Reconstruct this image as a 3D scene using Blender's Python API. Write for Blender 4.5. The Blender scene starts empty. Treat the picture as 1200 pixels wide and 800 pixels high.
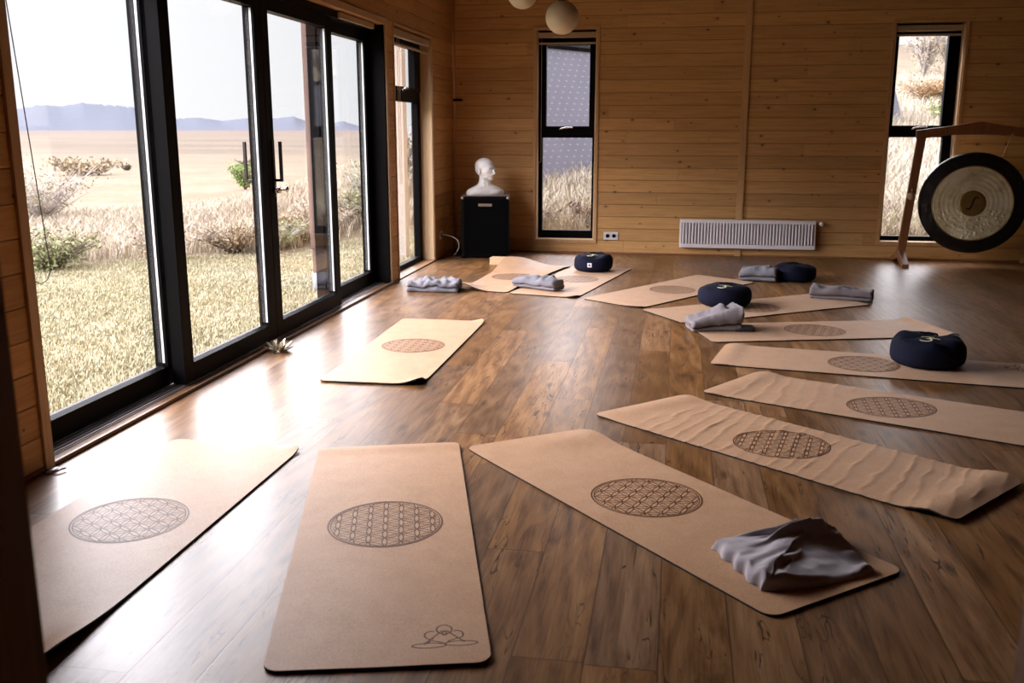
import bpy, bmesh, math, random
from math import sin, cos, pi, radians, sqrt, exp, atan2, hypot
from mathutils import Vector, Matrix, noise as mnoise
random.seed(7)
scene = bpy.context.scene
C = scene.collection
XL, YB, XR, CEIL = -2.58, 11.1, 4.3, 3.05     # inner faces of the room
GZ = -0.15                                     # ground level outside

# ---------------------------------------------------------------- materials
def nmat(name):
    m = bpy.data.materials.new(name); m.use_nodes = True
    nt = m.node_tree; b = nt.nodes['Principled BSDF']
    return m, nt, b
class N:
    """tiny node-writing helper"""
    def __init__(s, nt): s.nt = nt
    def new(s, t, **k):
        n = s.nt.nodes.new(t)
        for a, v in k.items(): setattr(n, a, v)
        return n
    def put(s, sock, v):
        if isinstance(v, bpy.types.NodeSocket): s.nt.links.new(v, sock)
        elif v is not None: sock.default_value = v
    def m(s, op, a, b=None, c=None, clamp=False):
        n = s.new('ShaderNodeMath', operation=op, use_clamp=clamp)
        s.put(n.inputs[0], a)
        if b is not None: s.put(n.inputs[1], b)
        if c is not None: s.put(n.inputs[2], c)
        return n.outputs[0]
    def comb(s, x, y, z=0.0):
        n = s.new('ShaderNodeCombineXYZ'); s.put(n.inputs[0], x); s.put(n.inputs[1], y); s.put(n.inputs[2], z); return n.outputs[0]
    def noise(s, vec, scale=1.0, detail=3.0, rough=0.5, dist=0.0):
        n = s.new('ShaderNodeTexNoise'); s.put(n.inputs['Vector'], vec); n.inputs['Scale'].default_value = scale
        n.inputs['Detail'].default_value = detail; n.inputs['Roughness'].default_value = rough; n.inputs['Distortion'].default_value = dist
        return n.outputs['Fac']
    def white(s, vec):
        n = s.new('ShaderNodeTexWhiteNoise', noise_dimensions='3D'); s.put(n.inputs['Vector'], vec); return n.outputs['Value']
    def mix(s, f, a, b):
        n = s.new('ShaderNodeMix', data_type='RGBA'); s.put(n.inputs[0], f)
        s.put(n.inputs[6], a if isinstance(a, bpy.types.NodeSocket) else (*a, 1)); s.put(n.inputs[7], b if isinstance(b, bpy.types.NodeSocket) else (*b, 1))
        return n.outputs[2]
    def ramp(s, f, stops):
        n = s.new('ShaderNodeValToRGB'); s.put(n.inputs[0], f); e = n.color_ramp.elements
        e[0].position, e[0].color = stops[0][0], (*stops[0][1], 1); e[1].position, e[1].color = stops[-1][0], (*stops[-1][1], 1)
        for p, c in stops[1:-1]:
            q = e.new(p); q.color = (*c, 1)
        return n.outputs[0]
    def rng(s, v, a, b, c=0.0, d=1.0, smooth=False):
        n = s.new('ShaderNodeMapRange'); n.clamp = True
        if smooth: n.interpolation_type = 'SMOOTHSTEP'
        s.put(n.inputs[0], v)
        for i, q in enumerate((a, b, c, d)): n.inputs[i+1].default_value = q
        return n.outputs[0]
    def pos(s):
        g = s.new('ShaderNodeNewGeometry'); x = s.new('ShaderNodeSeparateXYZ'); s.nt.links.new(g.outputs['Position'], x.inputs[0])
        return g.outputs['Position'], x.outputs[0], x.outputs[1], x.outputs[2]
    def bump(s, h, strength=0.3, dist=0.01, normal=None):
        n = s.new('ShaderNodeBump'); n.inputs['Strength'].default_value = strength; n.inputs['Distance'].default_value = dist
        s.put(n.inputs['Height'], h)
        if normal is not None: s.put(n.inputs['Normal'], normal)
        return n.outputs[0]

def flat(name, col, rough=0.6, metal=0.0, spec=0.5, nz=0.0, nscale=20.0, bump=0.0, coat=0.0, sheen=0.0):
    m, nt, b = nmat(name); n = N(nt)
    b.inputs['Roughness'].default_value = rough; b.inputs['Metallic'].default_value = metal
    b.inputs['Specular IOR Level'].default_value = spec; b.inputs['Coat Weight'].default_value = coat
    b.inputs['Sheen Weight'].default_value = sheen
    tc = n.new('ShaderNodeTexCoord').outputs['Object']
    f = n.noise(tc, nscale, 4)
    k = nz
    n.put(b.inputs['Base Color'], n.mix(f, tuple(max(0, c*(1-k)) for c in col), tuple(min(1, c*(1+k)) for c in col)))
    if bump: n.put(b.inputs['Normal'], n.bump(f, bump, 0.01))
    return m

def wall_material():
    m, nt, b = nmat('pine_boards'); n = N(nt)
    P, x, y, z = n.pos()
    u = n.m('ADD', x, y)
    bz = n.m('DIVIDE', n.m('SUBTRACT', z, 0.011), 0.138)
    bid = n.m('FLOOR', bz); fr = n.m('FRACT', bz)
    off = n.white(n.comb(bid, 3.3, 1.0))
    us = n.m('ADD', n.m('DIVIDE', u, 3.6), n.m('MULTIPLY', off, 7.0))
    sid = n.m('FLOOR', us); fu = n.m('FRACT', us)
    rnd = n.white(n.comb(bid, sid, 5.0))
    gv = n.comb(n.m('MULTIPLY', u, 1.3), n.m('ADD', n.m('MULTIPLY', z, 22.0), n.m('MULTIPLY', rnd, 40.0)), 0.0)
    grain = n.noise(gv, 1.6, 5, 0.6, 0.6)
    fine = n.noise(n.comb(n.m('MULTIPLY', u, 5.0), n.m('MULTIPLY', z, 160.0)), 1.0, 3)
    g = n.m('ADD', n.m('MULTIPLY', grain, 0.7), n.m('MULTIPLY', fine, 0.3))
    col = n.ramp(g, [(0.3, (0.46, 0.235, 0.080)), (0.52, (0.60, 0.335, 0.130)), (0.75, (0.68, 0.405, 0.180))])
    hs = n.new('ShaderNodeHueSaturation'); n.put(hs.inputs['Value'], n.rng(rnd, 0, 1, 0.86, 1.10)); n.put(hs.inputs['Color'], col)
    # knots
    v = n.new('ShaderNodeTexVoronoi', voronoi_dimensions='2D'); v.inputs['Scale'].default_value = 1.0
    n.put(v.inputs['Vector'], n.comb(n.m('MULTIPLY', u, 3.4), n.m('MULTIPLY', z, 5.4)))
    sel = n.m('GREATER_THAN', n.m('FRACT', n.m('MULTIPLY', v.outputs['Color'], 7.31)), 0.45)
    kd = n.m('ADD', v.outputs['Distance'], n.m('MULTIPLY', n.m('SUBTRACT', n.noise(P, 60, 2), 0.5), 0.05))
    kd = n.m('MULTIPLY', kd, n.rng(n.m('FRACT', n.m('MULTIPLY', v.outputs['Color'], 3.13)), 0, 1, 0.7, 2.4))
    kn = n.m('MULTIPLY', n.rng(kd, 0.025, 0.060, 0.85, 0), sel)
    halo = n.m('MULTIPLY', n.rng(kd, 0.04, 0.15, 0.3, 0), sel)
    c2 = n.mix(halo, hs.outputs[0], (0.26, 0.11, 0.035)); c3 = n.mix(kn, c2, (0.075, 0.030, 0.012))
    groove = n.m('MAXIMUM', n.rng(fr, 0.0, 0.045, 1, 0), n.rng(fr, 0.97, 1.0, 0, 1))
    gj = n.rng(fu, 0.0, 0.0007, 1, 0)
    gr = n.m('MAXIMUM', groove, gj)
    n.put(b.inputs['Base Color'], n.mix(n.m('MULTIPLY', gr, 0.6), c3, (0.10, 0.045, 0.018)))
    b.inputs['Roughness'].default_value = 0.55; b.inputs['Specular IOR Level'].default_value = 0.3
    h = n.m('ADD', n.m('MULTIPLY', n.m('SUBTRACT', 1.0, gr), 1.0), n.m('MULTIPLY', g, 0.08))
    n.put(b.inputs['Normal'], n.bump(h, 0.8, 0.006))
    return m

def wood(name, c1, c2, axis='z', rough=0.5, scale=1.0):
    m, nt, b = nmat(name); n = N(nt)
    P, x, y, z = n.pos(); s = {'x': (2, 40, 40), 'y': (40, 2, 40), 'z': (40, 40, 2)}[axis]
    v = n.new('ShaderNodeCombineXYZ')
    for i, (q, k) in enumerate(zip((x, y, z), s)): n.put(v.inputs[i], n.m('MULTIPLY', q, k*scale))
    g = n.noise(v.outputs[0], 0.8, 4, 0.6, 0.8)
    n.put(b.inputs['Base Color'], n.ramp(g, [(0.3, c1), (0.7, c2)])); b.inputs['Roughness'].default_value = rough
    n.put(b.inputs['Normal'], n.bump(g, 0.12, 0.004))
    return m

def floor_material():
    m, nt, b = nmat('oak_planks'); n = N(nt)
    P, x, y, z = n.pos()
    bx = n.m('DIVIDE', n.m('ADD', x, 0.594+19.7), 0.197)
    bid = n.m('FLOOR', bx); fx = n.m('FRACT', bx)
    off = n.white(n.comb(bid, 1.7, 9.0))
    ys = n.m('ADD', n.m('DIVIDE', y, 1.9), n.m('MULTIPLY', off, 5.0))
    sid = n.m('FLOOR', ys); fy = n.m('FRACT', ys)
    rnd = n.white(n.comb(bid, sid, 2.0)); rnd2 = n.white(n.comb(bid, sid, 8.0))
    gx = n.m('ADD', n.m('MULTIPLY', x, 11.0), n.m('MULTIPLY', rnd, 50.0)); gy = n.m('ADD', n.m('MULTIPLY', y, 1.7), n.m('MULTIPLY', rnd2, 30.0))
    gv = n.comb(gx, gy, 0.0)
    grain = n.noise(gv, 1.0, 6, 0.62, 1.1)
    w = n.new('ShaderNodeTexWave', wave_type='RINGS', rings_direction='SPHERICAL'); w.inputs['Scale'].default_value = 0.9; w.inputs['Distortion'].default_value = 7.0
    w.inputs['Detail'].default_value = 3.0; w.inputs['Detail Scale'].default_value = 1.1; n.put(w.inputs['Vector'], n.comb(n.m('MULTIPLY', gx, 0.55), n.m('MULTIPLY', gy, 0.55)))
    fine = n.noise(n.comb(n.m('MULTIPLY', x, 130.0), n.m('MULTIPLY', y, 6.0)), 1.0, 3)
    g = n.m('ADD', n.m('ADD', n.m('MULTIPLY', grain, 0.66), n.m('MULTIPLY', w.outputs['Fac'], 0.07)), n.m('MULTIPLY', fine, 0.27))
    col = n.ramp(g, [(0.30, (0.065, 0.026, 0.008)), (0.44, (0.160, 0.074, 0.026)), (0.56, (0.25, 0.125, 0.048)), (0.72, (0.35, 0.195, 0.088))])
    hs = n.new('ShaderNodeHueSaturation'); n.put(hs.inputs['Value'], n.rng(rnd, 0, 1, 0.72, 1.22)); n.put(hs.inputs['Saturation'], n.rng(rnd2, 0, 1, 0.88, 1.05)); n.put(hs.inputs['Color'], col)
    # cracks and knots
    ck = n.noise(n.comb(n.m('MULTIPLY', gx, 1.8), n.m('MULTIPLY', gy, 0.9), 3.0), 1.0, 2, 0.4, 1.8)
    crack = n.m('MULTIPLY', n.rng(n.m('ABSOLUTE', n.m('SUBTRACT', ck, 0.56)), 0.006, 0.017, 1, 0), n.rng(n.noise(gv, 0.7, 2), 0.47, 0.54, 0, 1))
    v = n.new('ShaderNodeTexVoronoi', voronoi_dimensions='2D'); v.inputs['Scale'].default_value = 1.0
    n.put(v.inputs['Vector'], n.comb(n.m('ADD', n.m('MULTIPLY', x, 4.2), n.m('MULTIPLY', grain, 0.25)), n.m('MULTIPLY', y, 1.5)))
    sel = n.m('GREATER_THAN', n.m('FRACT', n.m('MULTIPLY', v.outputs['Color'], 5.77)), 0.5)
    kn = n.m('MULTIPLY', n.rng(v.outputs['Distance'], 0.02, 0.11, 0.75, 0), sel)
    c2 = n.mix(kn, hs.outputs[0], (0.045, 0.02, 0.009)); c3 = n.mix(n.m('MULTIPLY', crack, 0.85), c2, (0.022, 0.010, 0.005))
    ex = n.m('MINIMUM', fx, n.m('SUBTRACT', 1.0, fx)); ey = n.m('MINIMUM', fy, n.m('SUBTRACT', 1.0, fy))
    gr = n.m('MAXIMUM', n.rng(ex, 0.006, 0.014, 1, 0), n.rng(ey, 0.0007, 0.0016, 1, 0))
    n.put(b.inputs['Base Color'], n.mix(n.m('MULTIPLY', gr, 0.8), c3, (0.05, 0.022, 0.010)))
    n.put(b.inputs['Roughness'], n.rng(n.m('ADD', n.m('MULTIPLY', g, 0.6), n.m('MULTIPLY', rnd, 0.2)), 0.2, 0.8, 0.34, 0.40))
    b.inputs['Specular IOR Level'].default_value = 0.42
    h = n.m('SUBTRACT', n.m('ADD', n.m('MULTIPLY', g, 0.25), n.m('SUBTRACT', 1.0, gr)), n.m('MULTIPLY', crack, 0.5))
    n.put(b.inputs['Normal'], n.bump(h, 0.15, 0.002))
    return m

def cork_material():
    m, nt, b = nmat('cork'); n = N(nt)
    P, x, y, z = n.pos()
    a = n.noise(P, 190, 3, 0.7); c = n.noise(P, 9, 4, 0.6)
    f = n.m('ADD', n.m('MULTIPLY', a, 0.75), n.m('MULTIPLY', c, 0.25))
    n.put(b.inputs['Base Color'], n.ramp(f, [(0.30, (0.32, 0.155, 0.065)), (0.5, (0.455, 0.25, 0.122)), (0.72, (0.55, 0.33, 0.175))]))
    b.inputs['Roughness'].default_value = 0.5; b.inputs['Specular IOR Level'].default_value = 0.35; b.inputs['Sheen Weight'].default_value = 0.10
    n.put(b.inputs['Normal'], n.bump(a, 0.15, 0.002))
    return m

def glass_material():
    m = bpy.data.materials.new('window_glass'); m.use_nodes = True; nt = m.node_tree; n = N(nt)
    nt.nodes.remove(nt.nodes['Principled BSDF'])
    lw = n.new('ShaderNodeLayerWeight'); lw.inputs['Blend'].default_value = 0.5
    fres = n.m('ADD', 0.04, n.m('MULTIPLY', n.m('POWER', lw.outputs['Facing'], 4.5), 0.7))
    tr = n.new('ShaderNodeBsdfTransparent'); tr.inputs[0].default_value = (0.975, 0.975, 0.975, 1)
    gl = n.new('ShaderNodeBsdfGlossy'); gl.inputs['Roughness'].default_value = 0.02
    mx = n.new('ShaderNodeMixShader'); n.put(mx.inputs[0], fres); n.put(mx.inputs[1], tr.outputs[0]); n.put(mx.inputs[2], gl.outputs[0])
    n.put(nt.nodes['Material Output'].inputs[0], mx.outputs[0])
    return m

def fabric(name, c1, c2, rough=0.9, scale=260, sheen=0.3):
    m, nt, b = nmat(name); n = N(nt)
    tc = n.new('ShaderNodeTexCoord').outputs['Object']
    a = n.noise(tc, scale, 2, 0.7); c = n.noise(tc, 14, 3)
    n.put(b.inputs['Base Color'], n.mix(n.m('ADD', n.m('MULTIPLY', a, 0.6), n.m('MULTIPLY', c, 0.4)), c1, c2))
    b.inputs['Roughness'].default_value = rough; b.inputs['Sheen Weight'].default_value = sheen; b.inputs['Specular IOR Level'].default_value = 0.2
    n.put(b.inputs['Normal'], n.bump(a, 0.2, 0.002))
    return m

def ground_material():
    m, nt, b = nmat('dry_grassland'); n = N(nt)
    P, x, y, z = n.pos()
    big = n.noise(P, 0.35, 4, 0.6); mid = n.noise(P, 2.2, 4, 0.65); fin = n.noise(P, 16, 4, 0.7)
    f = n.m('ADD', n.m('ADD', n.m('MULTIPLY', big, 0.35), n.m('MULTIPLY', mid, 0.35)), n.m('MULTIPLY', fin, 0.3))
    lawn = n.ramp(f, [(0.36, (0.15, 0.145, 0.08)), (0.48, (0.21, 0.195, 0.125)), (0.60, (0.25, 0.23, 0.16))])
    dry = n.ramp(f, [(0.36, (0.11, 0.086, 0.052)), (0.5, (0.15, 0.12, 0.08)), (0.62, (0.18, 0.15, 0.105))])
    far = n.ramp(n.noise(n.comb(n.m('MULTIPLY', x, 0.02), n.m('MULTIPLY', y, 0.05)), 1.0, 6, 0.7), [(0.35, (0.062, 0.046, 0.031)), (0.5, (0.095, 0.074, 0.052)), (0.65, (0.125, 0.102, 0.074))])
    # scrub line: lawn lies on the house side of it
    sd = n.m('ADD', n.m('SUBTRACT', n.m('MULTIPLY', n.m('ADD', x, 6.74), -0.573), n.m('MULTIPLY', n.m('SUBTRACT', 10.07, y), 0.819)), n.m('MULTIPLY', n.m('SUBTRACT', mid, 0.5), 1.6))
    c1 = n.mix(n.rng(sd, -0.5, 0.6, 0, 1, True), lawn, dry)
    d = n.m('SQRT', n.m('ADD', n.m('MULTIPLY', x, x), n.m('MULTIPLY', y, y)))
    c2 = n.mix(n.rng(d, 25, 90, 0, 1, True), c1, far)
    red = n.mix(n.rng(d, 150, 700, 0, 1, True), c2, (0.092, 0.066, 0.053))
    n.put(b.inputs['Base Color'], red); b.inputs['Roughness'].default_value = 1.0; b.inputs['Specular IOR Level'].default_value = 0.1
    n.put(b.inputs['Normal'], n.bump(f, 0.6, 0.06))
    return m

def roof_material():
    m, nt, b = nmat('slate_shingles'); n = N(nt)
    tc = n.new('ShaderNodeTexCoord').outputs['Object']; s = n.new('ShaderNodeSeparateXYZ'); n.put(s.inputs[0], tc)
    x, y = s.outputs[0], s.outputs[1]
    ry = n.m('DIVIDE', y, 0.10); row = n.m('FLOOR', ry); fy = n.m('FRACT', ry)
    cx = n.m('FRACT', n.m('ADD', n.m('DIVIDE', x, 0.19), n.m('MULTIPLY', n.m('MODULO', row, 2.0), 0.5)))
    a = n.m('ABSOLUTE', n.m('SUBTRACT', cx, 0.5))
    edge = n.rng(n.m('ABSOLUTE', n.m('SUBTRACT', n.m('MULTIPLY', a, 1.3), fy)), 0.02, 0.16, 1, 0)
    dot = n.rng(n.m('SQRT', n.m('ADD', n.m('POWER', n.m('MULTIPLY', a, 1.5), 2.0), n.m('POWER', n.m('MULTIPLY', fy, 1.0), 2.0))), 0.12, 0.32, 1, 0)
    c = n.mix(n.noise(tc, 1.1, 3), (0.060, 0.060, 0.088), (0.095, 0.094, 0.125))
    c = n.mix(n.m('MULTIPLY', edge, 0.35), c, (0.07, 0.07, 0.10)); c = n.mix(n.m('MULTIPLY', dot, 0.55), c, (0.25, 0.245, 0.29))
    n.put(b.inputs['Base Color'], c); b.inputs['Roughness'].default_value = 0.6
    return m

def gong_material():
    m, nt, b = nmat('gong_bronze'); n = N(nt)
    tc = n.new('ShaderNodeTexCoord').outputs['Object']
    v = n.new('ShaderNodeTexVoronoi'); v.inputs['Scale'].default_value = 26; n.put(v.inputs['Vector'], tc)
    a = n.noise(tc, 5, 5, 0.65)
    n.put(b.inputs['Base Color'], n.ramp(a, [(0.35, (0.62, 0.52, 0.29)), (0.55, (0.90, 0.82, 0.56)), (0.7, (0.98, 0.92, 0.70))]))
    b.inputs['Metallic'].default_value = 0.25; b.inputs['Roughness'].default_value = 0.4
    s = n.new('ShaderNodeSeparateXYZ'); n.put(s.inputs[0], tc)
    low = n.rng(s.outputs[2], -0.02, -0.12, 0, 1)
    n.put(b.inputs['Normal'], n.bump(n.m('MULTIPLY', n.rng(v.outputs['Distance'], 0.0, 0.5, 1, 0), n.m('ADD', 0.25, low)), 0.6, 0.01))
    return m

M = {}
M['pine'] = wall_material(); M['floor'] = floor_material(); M['cork'] = cork_material(); M['glass'] = glass_material()
M['casing'] = wood('casing_pine', (0.50, 0.28, 0.115), (0.62, 0.37, 0.17), 'z')
M['casing_h'] = wood('casing_pine_level', (0.40, 0.22, 0.085), (0.54, 0.33, 0.15), 'y')
M['reveal'] = wood('reveal_pine', (0.52, 0.34, 0.18), (0.62, 0.44, 0.26), 'z')
M['stand'] = wood('stand_beech', (0.23, 0.085, 0.032), (0.33, 0.14, 0.055), 'z', 0.4)
M['jamb'] = wood('dark_jamb', (0.22, 0.085, 0.030), (0.34, 0.14, 0.055), 'z', 0.5)
M['sill'] = wood('sill_wood', (0.20, 0.105, 0.05), (0.30, 0.17, 0.09), 'y', 0.35)
M['ceiling'] = wood('ceiling_boards', (0.10, 0.045, 0.018), (0.15, 0.07, 0.03), 'y')
M['block'] = wood('block_wood', (0.62, 0.40, 0.22), (0.72, 0.50, 0.30), 'x')
M['frame'] = flat('dark_frame', (0.0025, 0.002, 0.0025), 0.45, 0, 0.06, 0.1)
M['alu'] = flat('spacer_alu', (0.72, 0.73, 0.75), 0.35, 0.3, 0.5)
M['track'] = flat('track_alu', (0.48, 0.44, 0.46), 0.35, 0.6, 0.5)
M['chrome'] = flat('chrome', (0.75, 0.74, 0.72), 0.22, 1.0)
M['black'] = flat('black_metal', (0.010, 0.009, 0.010), 0.45, 0, 0.4)
M['rubber'] = flat('black_rubber', (0.010, 0.010, 0.011), 0.7, 0, 0.3)
M['print'] = flat('burnt_print', (0.115, 0.045, 0.016), 0.55, 0, 0.3, 0.1)
M['white'] = flat('white_enamel', (0.84, 0.77, 0.78), 0.4, 0, 0.5, 0.02)
M['shadowgap'] = flat('radiator_rib_shade', (0.22, 0.19, 0.20), 0.6)  # shade between the radiator ribs, painted as grey strips
M['plastic'] = flat('white_plastic', (0.72, 0.70, 0.70), 0.35)
M['blind'] = flat('blind_cassette', (0.44, 0.33, 0.22), 0.5, nz=0.05)
M['cord'] = flat('cord_grey', (0.20, 0.18, 0.16), 0.6)
M['cordlight'] = flat('cord_light', (0.50, 0.40, 0.30), 0.6)
M['globe'] = flat('opal_globe', (0.66, 0.58, 0.44), 0.35, nz=0.03)
M['plaster'] = flat('bust_plaster', (0.78, 0.75, 0.74), 0.5, 0, 0.5, 0.02)
M['navy'] = fabric('navy_cotton', (0.0015, 0.0022, 0.010), (0.0035, 0.005, 0.022), 0.85, 180, 0.0)
M['grey'] = fabric('grey_fleece', (0.135, 0.13, 0.15), (0.21, 0.205, 0.235), 0.95, 300, 0.2)
M['taupedimmed'] = fabric('taupe_fleece_dimmed', (0.13, 0.11, 0.115), (0.20, 0.172, 0.18), 0.95, 300, 0.2)  # same fleece as the near blanket, toned down against the stronger light there
M['taupe'] = fabric('taupe_fleece_lit', (0.26, 0.23, 0.25), (0.37, 0.33, 0.355), 0.95, 300, 0.4)  # same fleece lightened, colour stands in for light on the near blanket
M['darkcloth'] = fabric('dark_cloth', (0.02, 0.02, 0.025), (0.05, 0.045, 0.05), 0.9, 200, 0.1)
M['yellow'] = flat('pale_yellow_print', (0.75, 0.72, 0.42), 0.8)
M['tag'] = flat('white_tag', (0.75, 0.77, 0.80), 0.8)
M['cabinet'] = flat('black_vinyl', (0.003, 0.0025, 0.003), 0.6, 0, 0.06, 0.2, 200, 0.1)
M['grille'] = flat('black_grille', (0.002, 0.002, 0.002), 0.9, 0, 0.03)
M['plate'] = flat('dull_plate', (0.30, 0.24, 0.21), 0.4, 0.5, nz=0.4, nscale=60)
M['gong'] = gong_material()
M['gongdark'] = flat('gong_rim_oxide', (0.014, 0.012, 0.012), 0.30, 0.3, 0.4, 0.6, 22, 1.0)
M['gongboss'] = flat('gong_boss', (0.34, 0.24, 0.09), 0.38, 0.9, nz=0.3)
M['rope'] = flat('rope', (0.62, 0.42, 0.26), 0.8)
M['brass'] = flat('aged_brass', (0.56, 0.50, 0.38), 0.35, 0.9, nz=0.2)
M['ground'] = ground_material()
M['roof'] = roof_material()
M['strawgrass'] = flat('straw_grass', (0.38, 0.33, 0.26), 0.95, 0, 0.1, 0.3, 2.2)
M['hillgrass'] = flat('hill_grass', (0.37, 0.335, 0.27), 0.95, 0, 0.1, 0.35, 3.0)
M['lawnblade'] = flat('lawn_blades', (0.34, 0.32, 0.215), 0.95, 0, 0.1, 0.22, 1.5)
M['leafgreen'] = flat('leaf_green', (0.20, 0.22, 0.105), 0.8, 0, 0.2, 0.4, 3)
M['leafbright'] = flat('leaf_bright', (0.17, 0.24, 0.075), 0.8, 0, 0.2, 0.3, 3)
M['leafdry'] = flat('leaf_dry', (0.28, 0.225, 0.15), 0.9, 0, 0.1, 0.35, 3)
M['leafrust'] = flat('leaf_rust', (0.20, 0.125, 0.06), 0.9, 0, 0.1, 0.35, 3)
M['twig'] = flat('twig_bark', (0.11, 0.085, 0.07), 0.9, 0, 0.1, 0.3, 3)
M['twigpale'] = flat('twig_pale', (0.36, 0.33, 0.31), 0.9, 0, 0.1, 0.3, 3)
M['mount'] = flat('mountain_haze_blue', (0.095, 0.105, 0.128), 1.0, 0, 0.0, 0.05, 0.002)  # distance haze is mixed into this blue grey base colour
M['postwood'] = wood('post_wood', (0.075, 0.045, 0.038), (0.115, 0.07, 0.06), 'z', 0.7)
M['postgrey'] = flat('post_steel', (0.33, 0.30, 0.27), 0.6, nz=0.1)
M['concrete'] = flat('concrete', (0.22, 0.22, 0.24), 0.9, nz=0.15)

# ---------------------------------------------------------------- builders
class MB:
    def __init__(s): s.v = []; s.f = []; s.mi = []
    def add(s, vs, fs, mi=0):
        k = len(s.v); s.v += [tuple(p) for p in vs]; s.f += [tuple(i+k for i in f) for f in fs]; s.mi += [mi]*len(fs); return s
    def box(s, x0, x1, y0, y1, z0, z1, mi=0, mat=None):
        x0, x1 = min(x0, x1), max(x0, x1); y0, y1 = min(y0, y1), max(y0, y1); z0, z1 = min(z0, z1), max(z0, z1)
        vs = [Vector(p) for p in ((x0,y0,z0),(x1,y0,z0),(x1,y1,z0),(x0,y1,z0),(x0,y0,z1),(x1,y0,z1),(x1,y1,z1),(x0,y1,z1))]
        if mat: vs = [mat @ p for p in vs]
        return s.add(vs, [(0,3,2,1),(4,5,6,7),(0,1,5,4),(1,2,6,5),(2,3,7,6),(3,0,4,7)], mi)
    def tube(s, pts, r, seg=8, mi=0, cap=True, closed=False):
        pts = [Vector(p) for p in pts]; n = len(pts); vs = []; rr = r if isinstance(r, (list, tuple)) else [r]*n
        up = None
        for i, p in enumerate(pts):
            if closed: d = pts[(i+1) % n]-pts[i-1]
            else: d = pts[min(i+1, n-1)]-pts[max(i-1, 0)]
            d.normalize()
            if up is None: up = Vector((0, 0, 1)) if abs(d.z) < 0.9 else Vector((1, 0, 0))
            a = d.cross(up)
            if a.length < 1e-5: a = d.cross(Vector((0, 1, 0)))
            a.normalize(); b = a.cross(d).normalized(); up = b
            for k in range(seg):
                t = 2*pi*k/seg; vs.append(p+a*cos(t)*rr[i]+b*sin(t)*rr[i])
        fs = []
        for i in range(n if closed else n-1):
            j = (i+1) % n
            for k in range(seg): fs.append((i*seg+k, i*seg+(k+1) % seg, j*seg+(k+1) % seg, j*seg+k))
        if cap and not closed: fs += [tuple(range(seg))[::-1], tuple((n-1)*seg+k for k in range(seg))]
        return s.add(vs, fs, mi)
    def lathe(s, prof, seg=32, mi=0, mat=None, off=(0, 0, 0)):
        vs = []
        for r, z in prof:
            for k in range(seg):
                t = 2*pi*k/seg; p = Vector((r*cos(t), r*sin(t), z))
                vs.append((mat @ p if mat else p)+Vector(off))
        fs = [(i*seg+k, i*seg+(k+1) % seg, (i+1)*seg+(k+1) % seg, (i+1)*seg+k) for i in range(len(prof)-1) for k in range(seg)]
        return s.add(vs, fs, mi)
    def ico(s, c, r, sub=2, mi=0, rot=None):
        bm = bmesh.new(); bmesh.ops.create_icosphere(bm, subdivisions=sub, radius=1)
        vs = []
        for v in bm.verts:
            p = Vector((v.co.x*r[0], v.co.y*r[1], v.co.z*r[2]))
            if rot: p = rot @ p
            vs.append(p+Vector(c))
        fs = [tuple(q.index for q in f.verts) for f in bm.faces]; bm.free()
        return s.add(vs, fs, mi)
    def build(s, name, mats, parent=None, smooth=False, bevel=0.0, loc=None, fix=True):
        me = bpy.data.meshes.new(name); me.from_pydata([tuple(p) for p in s.v], [], s.f)
        if not isinstance(mats, (list, tuple)): mats = [mats]
        for m in mats: me.materials.append(m)
        me.polygons.foreach_set('material_index', s.mi)
        if fix:
            bm = bmesh.new(); bm.from_mesh(me); bmesh.ops.recalc_face_normals(bm, faces=bm.faces); bm.to_mesh(me); bm.free()
        if smooth: me.polygons.foreach_set('use_smooth', [True]*len(me.polygons))
        me.update()
        o = bpy.data.objects.new(name, me); C.objects.link(o)
        if parent is not None: o.parent = parent
        if loc: o.location = loc
        if bevel:
            b = o.modifiers.new('bevel', 'BEVEL'); b.width = bevel; b.segments = 2; b.limit_method = 'ANGLE'
        return o
def tag(o, label, cat, group=None, kind=None):
    if label: o['label'] = label
    if cat: o['category'] = cat
    if group: o['group'] = group
    if kind: o['kind'] = kind
    return o
def empty(name, loc=(0, 0, 0), rz=0.0):
    o = bpy.data.objects.new(name, None); C.objects.link(o); o.location = loc; o.rotation_euler = (0, 0, rz); o.empty_display_size = 0.1; return o
def struct(o): o['kind'] = 'structure'; return o
def thing(name, label, cat, loc=(0, 0, 0), rz=0.0, group=None): return tag(empty(name, loc, rz), label, cat, group)

# ---------------------------------------------------------------- room shell
TH = 0.22
# openings
D0, D1, DT = 3.49, 8.48, 2.30                       # sliding door (y0, y1, top)
W3 = (8.76, 10.14, 0.0, 2.33)                        # window_3 on the left wall
W1 = (-1.605, -0.925, 0.145, 2.49)                   # window_1 on the back wall
W2 = (2.225, 2.925, 0.185, 2.50)                     # window_2 on the back wall
FY0, FY1 = 0.80, 0.95                                # front wall with the doorway
JL, JR = -0.74, 0.356

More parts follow.
